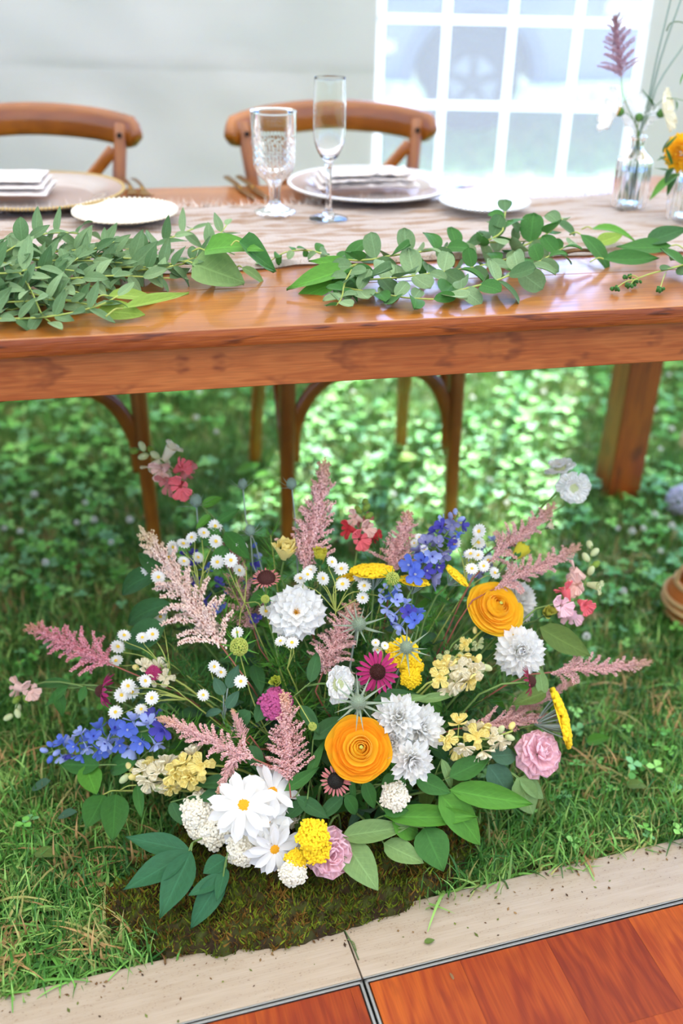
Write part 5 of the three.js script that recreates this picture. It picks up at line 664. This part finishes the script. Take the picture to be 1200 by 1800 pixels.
{
  // grass: tufts repeated over the lawn
  const tufts = [0, 1, 2, 3].map((v) => { const m = [], bs = [0.5, 1.3, 2.1].map((bend) => blade({ L: 1, W: 0.06, prof: (t) => 1 - t * t * 0.95, bend, fold: 0.4, nu: 5, nv: 2 })), parts = [[], [], []]; for (let k = 0; k < 10; k++) { const a = rr(0, 6.28), l = rr(0.5, 1.15), r = rr(0, 0.5), lean = Math.pow(rnd(), 0.6) * 1.6; parts[k % 3].push(frame(V(Math.cos(a * 3) * r, 0, Math.sin(a * 3) * r), V(Math.cos(a) * lean, 1, Math.sin(a) * lean), V(Math.cos(a) * (k % 2 ? -1 : 1), 0.3, Math.sin(a) * (k % 2 ? -1 : 1)), [l * rr(0.7, 1.2), l, l])); } return merged(bs.map((g, i) => scatter(g, parts[i]))); });
  const gm = std(0xffffff, 0.55, { specularIntensity: 0.8 });
  const greens = [lin(0x5a9238), lin(0x74ac4a), lin(0x48802e), lin(0x8fba5c), lin(0x3d7229), lin(0x336828), lin(0xa3a05c)];
  const free = (x, z) => floorCoord(x, z)[1] > STRIP_W + 0.008;
  const lists = [[], [], [], []], cols = [[], [], [], []];
  for (let k = 0; k < 40000; k++) {
    const z = -0.72 - 3.0 * Math.pow(rnd(), 0.85), half = 0.42 + 0.42 * -z, x = rr(-half, half); if (!free(x, z) || (z > -1.7 && rnd() < 0.25)) continue;
    const mx = (x + 0.05) / 0.26, mz = (z + 1.035 + (x + 0.05) * 0.27) / 0.14; if (mx * mx + mz * mz < 1 && rnd() < 0.95) continue;
    const v = Math.floor(rnd() * 4), h = rr(0.022, 0.062) * (1 + 0.45 * fbm(x * 2.5, z * 2.5, 2)) * (z > -1.4 ? 1.1 : 1), m = M4().makeRotationY(rr(0, 6.28)); m.scale(V(h * 1.15, h, h * 1.15)); m.setPosition(x, -0.008, z); lists[v].push(m); const g = mix3(pick(greens), pick(greens), rnd()); cols[v].push(vary(g, 0.2));
  }
  const inst = (name, label, geo, mat, list, col) => { const im = new THREE.InstancedMesh(geo, mat, list.length); im.name = numbered(name); list.forEach((m, i) => { im.setMatrixAt(i, m); im.setColorAt(i, new THREE.Color(...col[i])); }); im.castShadow = im.receiveShadow = true; tag(im, label, 'grass', null, 'stuff'); scene.add(im); };
  tufts.forEach((g, v) => inst('grass', 'green lawn grass under and around the table', g, gm, lists[v], cols[v]));
  // long lax blades and dry straw lying over the mown grass
  { const l = [], c = []; for (let k = 0; k < 2600; k++) { const z = -0.78 - 1.3 * rnd(), half = 0.42 + 0.42 * -z, x = rr(-half, half); if (!free(x, z)) continue; const mx = (x + 0.05) / 0.26, mz = (z + 1.035 + (x + 0.05) * 0.27) / 0.14; if (mx * mx + mz * mz < 1) continue; const h = rr(0.05, 0.085), m = M4().makeRotationY(rr(0, 6.28)); m.scale(V(h * 1.3, h * rr(0.5, 0.9), h * 1.3)); m.setPosition(x, -0.008, z); l.push(m); c.push(vary(rnd() < 0.12 ? lin(0xb08d58) : pick(greens), 0.2)); } inst('grass', 'long lax grass blades and dry straw in the lawn', tufts[2], gm, l, c); }
  // far tufts on the lawn beyond the window
  { const l = [], c = []; for (let k = 0; k < 14000; k++) { const z = -3.7 - 7 * rnd(), x = rr(-0.5, 3.2), h = rr(0.04, 0.09), m = M4().makeRotationY(rr(0, 6.28)); m.scale(V(h * 1.6, h, h * 1.6)); m.setPosition(x, -0.015, z); l.push(m); c.push(vary(pick(greens), 0.15)); } inst('grass', 'grass outside the tent window', tufts[1], gm, l, c); }
  // clover leaves
  const leaflet = blade({ L: 1, W: 0.9, prof: (t) => Math.pow(Math.sin(Math.PI * Math.pow(t, 1.5)), 0.7), bend: -0.3, fold: 0.2, nu: 6, nv: 4, notch: -0.12 }), cl = [];
  for (let k = 0; k < 3; k++) { const a = k * 2.094; cl.push(turned(leaflet, frame(V(0, 1, 0), V(Math.cos(a), 0.25, Math.sin(a)), V(-Math.cos(a) * 0.25, 1, -Math.sin(a) * 0.25), 0.45))); } cl.push(sweep([V(0.1, 0, 0), V(0.05, 0.5, 0.03), V(0, 1, 0)], 0.025, 4, 3));
  const clover = merged(cl), L = [], C = [];
  for (let k = 0; k < 9000; k++) { const z = -0.95 - 2.7 * rnd(), half = 0.42 + 0.42 * -z, x = rr(-half, half); if (!free(x, z) || fbm(x * 1.7 + 5, z * 1.7, 2) < -0.12 + (z > -1.5 ? 0.1 : -0.1)) continue; const mx = (x + 0.06) / 0.4, mz = (z + 1.06) / 0.15; if (mx * mx + mz * mz < 1) continue; if (z > -1.7 && rnd() < 0.7) continue; const h = rr(0.018, 0.042) * (z > -1.7 ? 0.8 : 1), m = M4().makeRotationFromEuler(new THREE.Euler(rr(-0.4, 0.4), rr(0, 6.28), rr(-0.4, 0.4))); m.scale(V(h * 0.8 + 0.006, h, h * 0.8 + 0.006)); m.setPosition(x, -0.006, z); L.push(m); C.push(vary(pick([lin(0x66b046), lin(0x7cc255), lin(0x539a40), lin(0x90cc68), lin(0x74b070)]), 0.2)); }
  { const im = new THREE.InstancedMesh(clover, gm, L.length); im.name = 'clover_leaves'; L.forEach((m, i) => { im.setMatrixAt(i, m); im.setColorAt(i, new THREE.Color(...C[i])); }); tag(im, 'clover leaves growing through the lawn grass', 'clover', null, 'stuff'); scene.add(im); }
  // broad weed leaves
  for (const [x, y, w, m, label] of [[70, 795, 50, LM.fresh, 'bright broad weed leaf by the bentwood chair leg'], [60, 780, 40, LM.fresh, 'bright broad weed leaf next to its twin under the table'], [430, 830, 55, LM.fresh, 'bright round weed leaf at the rear chair leg'], [715, 805, 60, LM.yellowish, 'glowing broad weed leaf between the chair legs'], [600, 745, 34, LM.fresh, 'small bright weed leaf deep under the table'], [455, 838, 36, LM.fresh, 'bright weed leaf beside the round one'], [1045, 1305, 50, LM.fresh, 'bright weed leaf on the grass beyond the lisianthus'], [1115, 1380, 44, LM.olive, 'dull weed leaf on the grass near the painted edge'], [705, 895, 30, LM.yellowish, 'yellow-green weed leaf behind the larkspur'], [880, 925, 26, LM.fresh, 'small weed leaf behind the scabiosa stems'], [115, 1435, 40, LM.blue, 'blue-green weed leaf beside the twin-leaved shoot'], [70, 1385, 44, LM.blue, 'blue-green weed leaf in the dark grass'], [75, 1500, 46, LM.olive, 'dull weed leaf next to the moss'], [880, 1240, 30, LM.pale, 'pale leaf on the grass under the dusky astilbe']]) { const p = atY(x - w * 0.3, y, 0.03), q = atY(x + w * 0.5, y - w * 0.15, 0.045), t = thing('weed_leaf', label, 'leaf', p.clone().setY(0)); leafBetween(t, V(0, p.y, 0), q.clone().sub(p).setY(q.y), w * 0.62 * perPx(p), m, 'ovate', undefined, 'leaf_blade'); mesh('leaf_stalk', sweep([V(-0.006, -0.005, 0), V(-0.004, p.y * 0.6, 0), V(0, p.y, 0)], 0.0012, 5), SM.green, t); }
  // white clover flowers
  const lab = 'white clover flower head in the lawn grass', ball = scatter(NUB.clone().scale(0.5, 1.5, 0.5), ballDome(0.8, -0.6, 60, 0.2).map((x) => { const p = V(0, 0, 0).setFromMatrixPosition(x); return frame(p, p, V(0.2, 0.3, 1), 0.22); })), wm = std(0xf0eee2, 0.95);
  for (const [x, y] of [[135, 920], [165, 915], [228, 915], [8, 930], [35, 935], [195, 955], [80, 990], [60, 870], [150, 885], [1130, 930], [1160, 970], [1085, 930], [1110, 935], [1180, 925], [1095, 1040], [1030, 1120], [1150, 905], [890, 885], [905, 955], [740, 845], [690, 870], [860, 845], [930, 800], [645, 800], [970, 745], [1150, 720], [1175, 660], [560, 720], [620, 690], [830, 700], [880, 660], [790, 740], [380, 760], [345, 735], [350, 690], [955, 690], [1160, 790], [1010, 705], [1180, 755], [1125, 745]]) { const p = atY(x, y, 0.045), t = thing('clover_flower', lab, 'clover flower', p.clone().setY(0), 'white clover flowers in the lawn'); mesh('stalk', sweep([V(0.004, -0.006, 0), V(0, 0.025, 0.003), V(0, 0.045, 0)], 0.0009, 5), SM.green, t); const h = mesh('blossom', ball, wm, t); h.position.y = 0.047; h.scale.setScalar(rr(0.006, 0.0085)); }
}
{
  // twigs and plant scraps on the painted edge
  const on = (px, py) => { const p = atY(px, py, 0.014), n = floorCoord(p.x, p.z)[1]; p.y = 0.0205 - 0.0145 * clamp(n / STRIP_W) + 0.0012; return p; };
  const scrap = (name, label, pts, r, m) => { const P = pts.map((a) => on(...a)), t = tag(mesh(name, sweep(P, r, 5), m), label, 'scrap'); };
  scrap('twig', 'thin brown twig lying near the moss on the painted edge', [[258, 1650], [275, 1662], [288, 1678], [290, 1690]], 0.0014, SM.brown); scrap('twig', 'short brown twig stub beside the thin brown twig', [[270, 1655], [262, 1668], [256, 1672]], 0.001, SM.brown); scrap('twig', 'long fine straw crossing from the grass onto the paint', [[205, 1660], [225, 1672], [248, 1690]], 0.0007, SM.brown); scrap('twig', 'green stalk lying on the paint below the broad leaves', [[845, 1520], [870, 1532], [888, 1545], [893, 1558]], 0.0013, SM.deep); scrap('grass_stalk', 'green grass stalk growing from the seam in the painted edge', [[598, 1620], [612, 1645], [622, 1668], [630, 1690]], 0.0009, SM.deep); scrap('grass_stalk', 'short green grass stalk in the seam beside the longer one', [[610, 1650], [620, 1655], [626, 1672]], 0.0007, SM.green); scrap('twig', 'fine curled root on the paint at the bare end', [[12, 1745], [25, 1742], [40, 1738], [48, 1728]], 0.0006, SM.brown);
  const m = [], c = []; for (let k = 0; k < 170; k++) { const e = rr(-0.75, 0.75), n = STRIP_W * Math.pow(rnd(), 0.4) * 0.97, p = floorAt(e, n, 0.0212 - 0.0145 * n / STRIP_W), s = rr(0.0007, 0.0022); m.push(frame(p, V(rr(-1, 1), 0.05, rr(-1, 1)), UPV, [s, s * rr(1, 2.6), s * 0.5])); c.push(vary(pick([lin(0x6b4a2a), lin(0x4a3320), lin(0x8a6a40), lin(0x66712e)]), 0.3)); }
  tag(mesh('moss_crumbs', scatter(NUB, m, c), std(0xffffff, 1, { vertexColors: true })), 'scattered moss and soil crumbs on the painted floor edge', 'crumbs', null, 'stuff');
  for (const [x, y, label] of [[745, 1660, 'small dry leaf scrap on the paint near the seam'], [57, 1693, 'tiny round green leaf where grass meets the paint']]) { const p = on(x, y), t = thing('leaf_scrap', label, 'leaf', p); leafBetween(t, V(0, 0.001, 0), V(0.014, 0.002, -0.003), 0.009, x > 500 ? LM.olive : LM.mid, 'ovate', UPV, 'leaf_blade'); }
  const fl = atY(790, 1710, 0.0208), t2 = thing('leaf_scrap', 'tiny pale straw scrap on the cherry boards', 'leaf', fl); leafBetween(t2, V(0, 0.0005, 0), V(0.006, 0.001, 0.012), 0.004, SM.brown, 'lance', UPV, 'leaf_blade');
}
{
  // wicker pumpkin-like basket and blooms of the next arrangement, cut by the frame
  const wick = std(0xc9a36a, 0.75), rust = std(0xb8661c, 0.6), p = atY(1222, 1088, 0.0), t = thing('wicker_basket', 'small round wicker basket with tan bands over orange weave, in the grass', 'basket', p);
  const R = 0.075; mesh('inner_weave', smoothLathe([[0, 0.002], [0.04, 0.002], [0.068, 0.03], [0.07, 0.06], [0.055, 0.09], [0.05, 0.09], [0.064, 0.06], [0.06, 0.03], [0.036, 0.008], [0, 0.008]], 40), rust, t);
  for (const [y, r, w, tl] of [[0.02, 0.063, 0.006, 0.02], [0.042, 0.073, 0.008, -0.06], [0.066, 0.072, 0.009, 0.08], [0.09, 0.056, 0.006, 0]]) mesh('band', sweep(Array.from({ length: 17 }, (_, k) => { const a = k / 16 * 6.28318; return V(Math.cos(a) * r, y + tl * r * Math.cos(a), Math.sin(a) * r); }), [0.004, w].length ? (() => 0.0052) : 0.005, 8, 48), wick, t);
  mesh('handle', sweep([V(-0.055, 0.088, 0), V(-0.052, 0.125, 0), V(-0.02, 0.15, 0), V(0.02, 0.15, 0), V(0.052, 0.125, 0), V(0.055, 0.088, 0)], 0.004, 8), wick, t);
  const p2 = atY(1232, 800, 0), t2 = thing('wicker_basket', 'pale wicker ring basket in the grass behind the table leg', 'basket', p2); for (const [y, r] of [[0.012, 0.05], [0.03, 0.056], [0.048, 0.056], [0.066, 0.05]]) mesh('band', sweep(Array.from({ length: 17 }, (_, k) => V(Math.cos(k / 16 * 6.28318) * r, y, Math.sin(k / 16 * 6.28318) * r)), 0.007, 8, 40), std(0xa8a06a, 0.8), t2); mesh('bottom', new THREE.CylinderGeometry(0.05, 0.048, 0.01, 30).translate(0, 0.006, 0), std(0x5a5030, 0.9), t2);
  const p3 = atY(1200, 884, 0.03), t3 = thing('hydrangea', 'pale lilac-white flower ball resting on the grass', 'flower', p3.clone().setY(0)); { const l = [], cc = new THREE.SphereGeometry(0.03, 16, 12).translate(0, 0.036, 0); mesh('core', cc, DM.calyx, t3); for (const m of ballDome(0.033, -0.7, 60, 1)) { const q = V(0, 0, 0).setFromMatrixPosition(m); l.push(frame(q.clone().add(V(0, 0.036, 0)), q, V(rr(-1, 1), rr(-1, 1), 1), 0.012)); } mesh('florets', scatter(fiveLobes, l), petalMat(0xe4e2f2), t3); mesh('stalk', sweep([V(0, -0.005, 0), V(0, 0.01, 0), V(0, 0.02, 0)], 0.002, 6), SM.green, t3); }
}
{
  // the dark vehicle parked on the lawn outside
  const t = thing('parked_truck', 'dark blue truck with red trim parked on the lawn outside the tent window', 'truck', V(0, 0, -7.6));
  const body = std(0x284f9c, 0.35, { clearcoat: 0.8, clearcoatRoughness: 0.1 }), tyre = std(0x15181e, 0.85), rim = std(0x6f7787, 0.4, { metalness: 0.7 }), red = std(0xb02838, 0.5), pale = std(0xf0f0f0, 0.4), dark = std(0x0c1018, 0.8);  // pale: plain white pieces set on the truck side
  const prof = new THREE.Shape(); const cx = 0.86, cy = 0.36, R = 0.45; prof.moveTo(-1.6, 0.42); prof.lineTo(cx - R, 0.36); prof.absarc(cx, cy, R, Math.PI, 0, true); prof.lineTo(2.35, 0.42); prof.absarc(2.8, cy, 0.44, Math.PI, 0, true); prof.lineTo(3.6, 0.45); prof.lineTo(3.6, 1.15); prof.lineTo(2.2, 1.2); prof.lineTo(1.8, 1.75); prof.lineTo(-0.4, 1.78); prof.lineTo(-1.6, 1.2); prof.closePath();
  mesh('body', new THREE.ExtrudeGeometry(prof, { depth: 1.6, bevelEnabled: true, bevelSize: 0.03, bevelThickness: 0.03, bevelSegments: 3, curveSegments: 24 }).translate(0, 0, -1.63), body, t);
  mesh('underbody', new THREE.BoxGeometry(4.6, 0.3, 1.2).translate(1, 0.55, -0.95), dark, t);
  for (const [x, z] of [[cx, -0.1], [2.8, -0.1], [cx, -1.5], [2.8, -1.5]]) { const w = part('wheel', t); mesh('tyre', new THREE.TorusGeometry(0.245, 0.1, 14, 40).scale(1, 1, 1.15).translate(x, 0.335, z), tyre, w); mesh('rim', new THREE.CylinderGeometry(0.17, 0.17, 0.16, 30).rotateX(Math.PI / 2).translate(x, 0.335, z), rim, w); for (let k = 0; k < 5; k++) mesh('spoke', new THREE.BoxGeometry(0.05, 0.15, 0.03).translate(0, 0.09, 0.09).rotateZ(k * 1.2566).translate(x, 0.335, z), dark, w); }
  for (const [x, r] of [[cx, R], [2.8, 0.44]]) mesh('fender_flare', new THREE.TorusGeometry(r + 0.02, 0.045, 10, 30, Math.PI).translate(x, cy, 0.0), std(0x55637d, 0.6), t);
  for (const [x0, x1, y0, y1, m, n] of [[1.72, 2.25, 0.78, 0.88, pale, 'pale_side_panel'], [1.5, 1.62, 0.98, 1.1, red, 'side_light'], [1.65, 3.3, 1.02, 1.16, std(0xe9edf4, 0.3), 'painted_highlight'], [2.0, 3.4, 0.93, 1.0, red, 'red_stripe'], [2.2, 3.3, 0.72, 0.82, red, 'red_stripe'], [-0.2, 0.3, 0.52, 0.6, pale, 'side_step']]) mesh(n, new RoundedBoxGeometry(x1 - x0, y1 - y0, 0.05, 2, 0.015).translate((x0 + x1) / 2, (y0 + y1) / 2, 0.02), m, t);  // the long white bar is a sky highlight painted onto the body
  mesh('side_window', new RoundedBoxGeometry(1.6, 0.42, 0.03, 2, 0.012).translate(0.75, 1.45, 0.01), std(0x20262e, 0.05), t);
}

renderer.render(scene, camera);
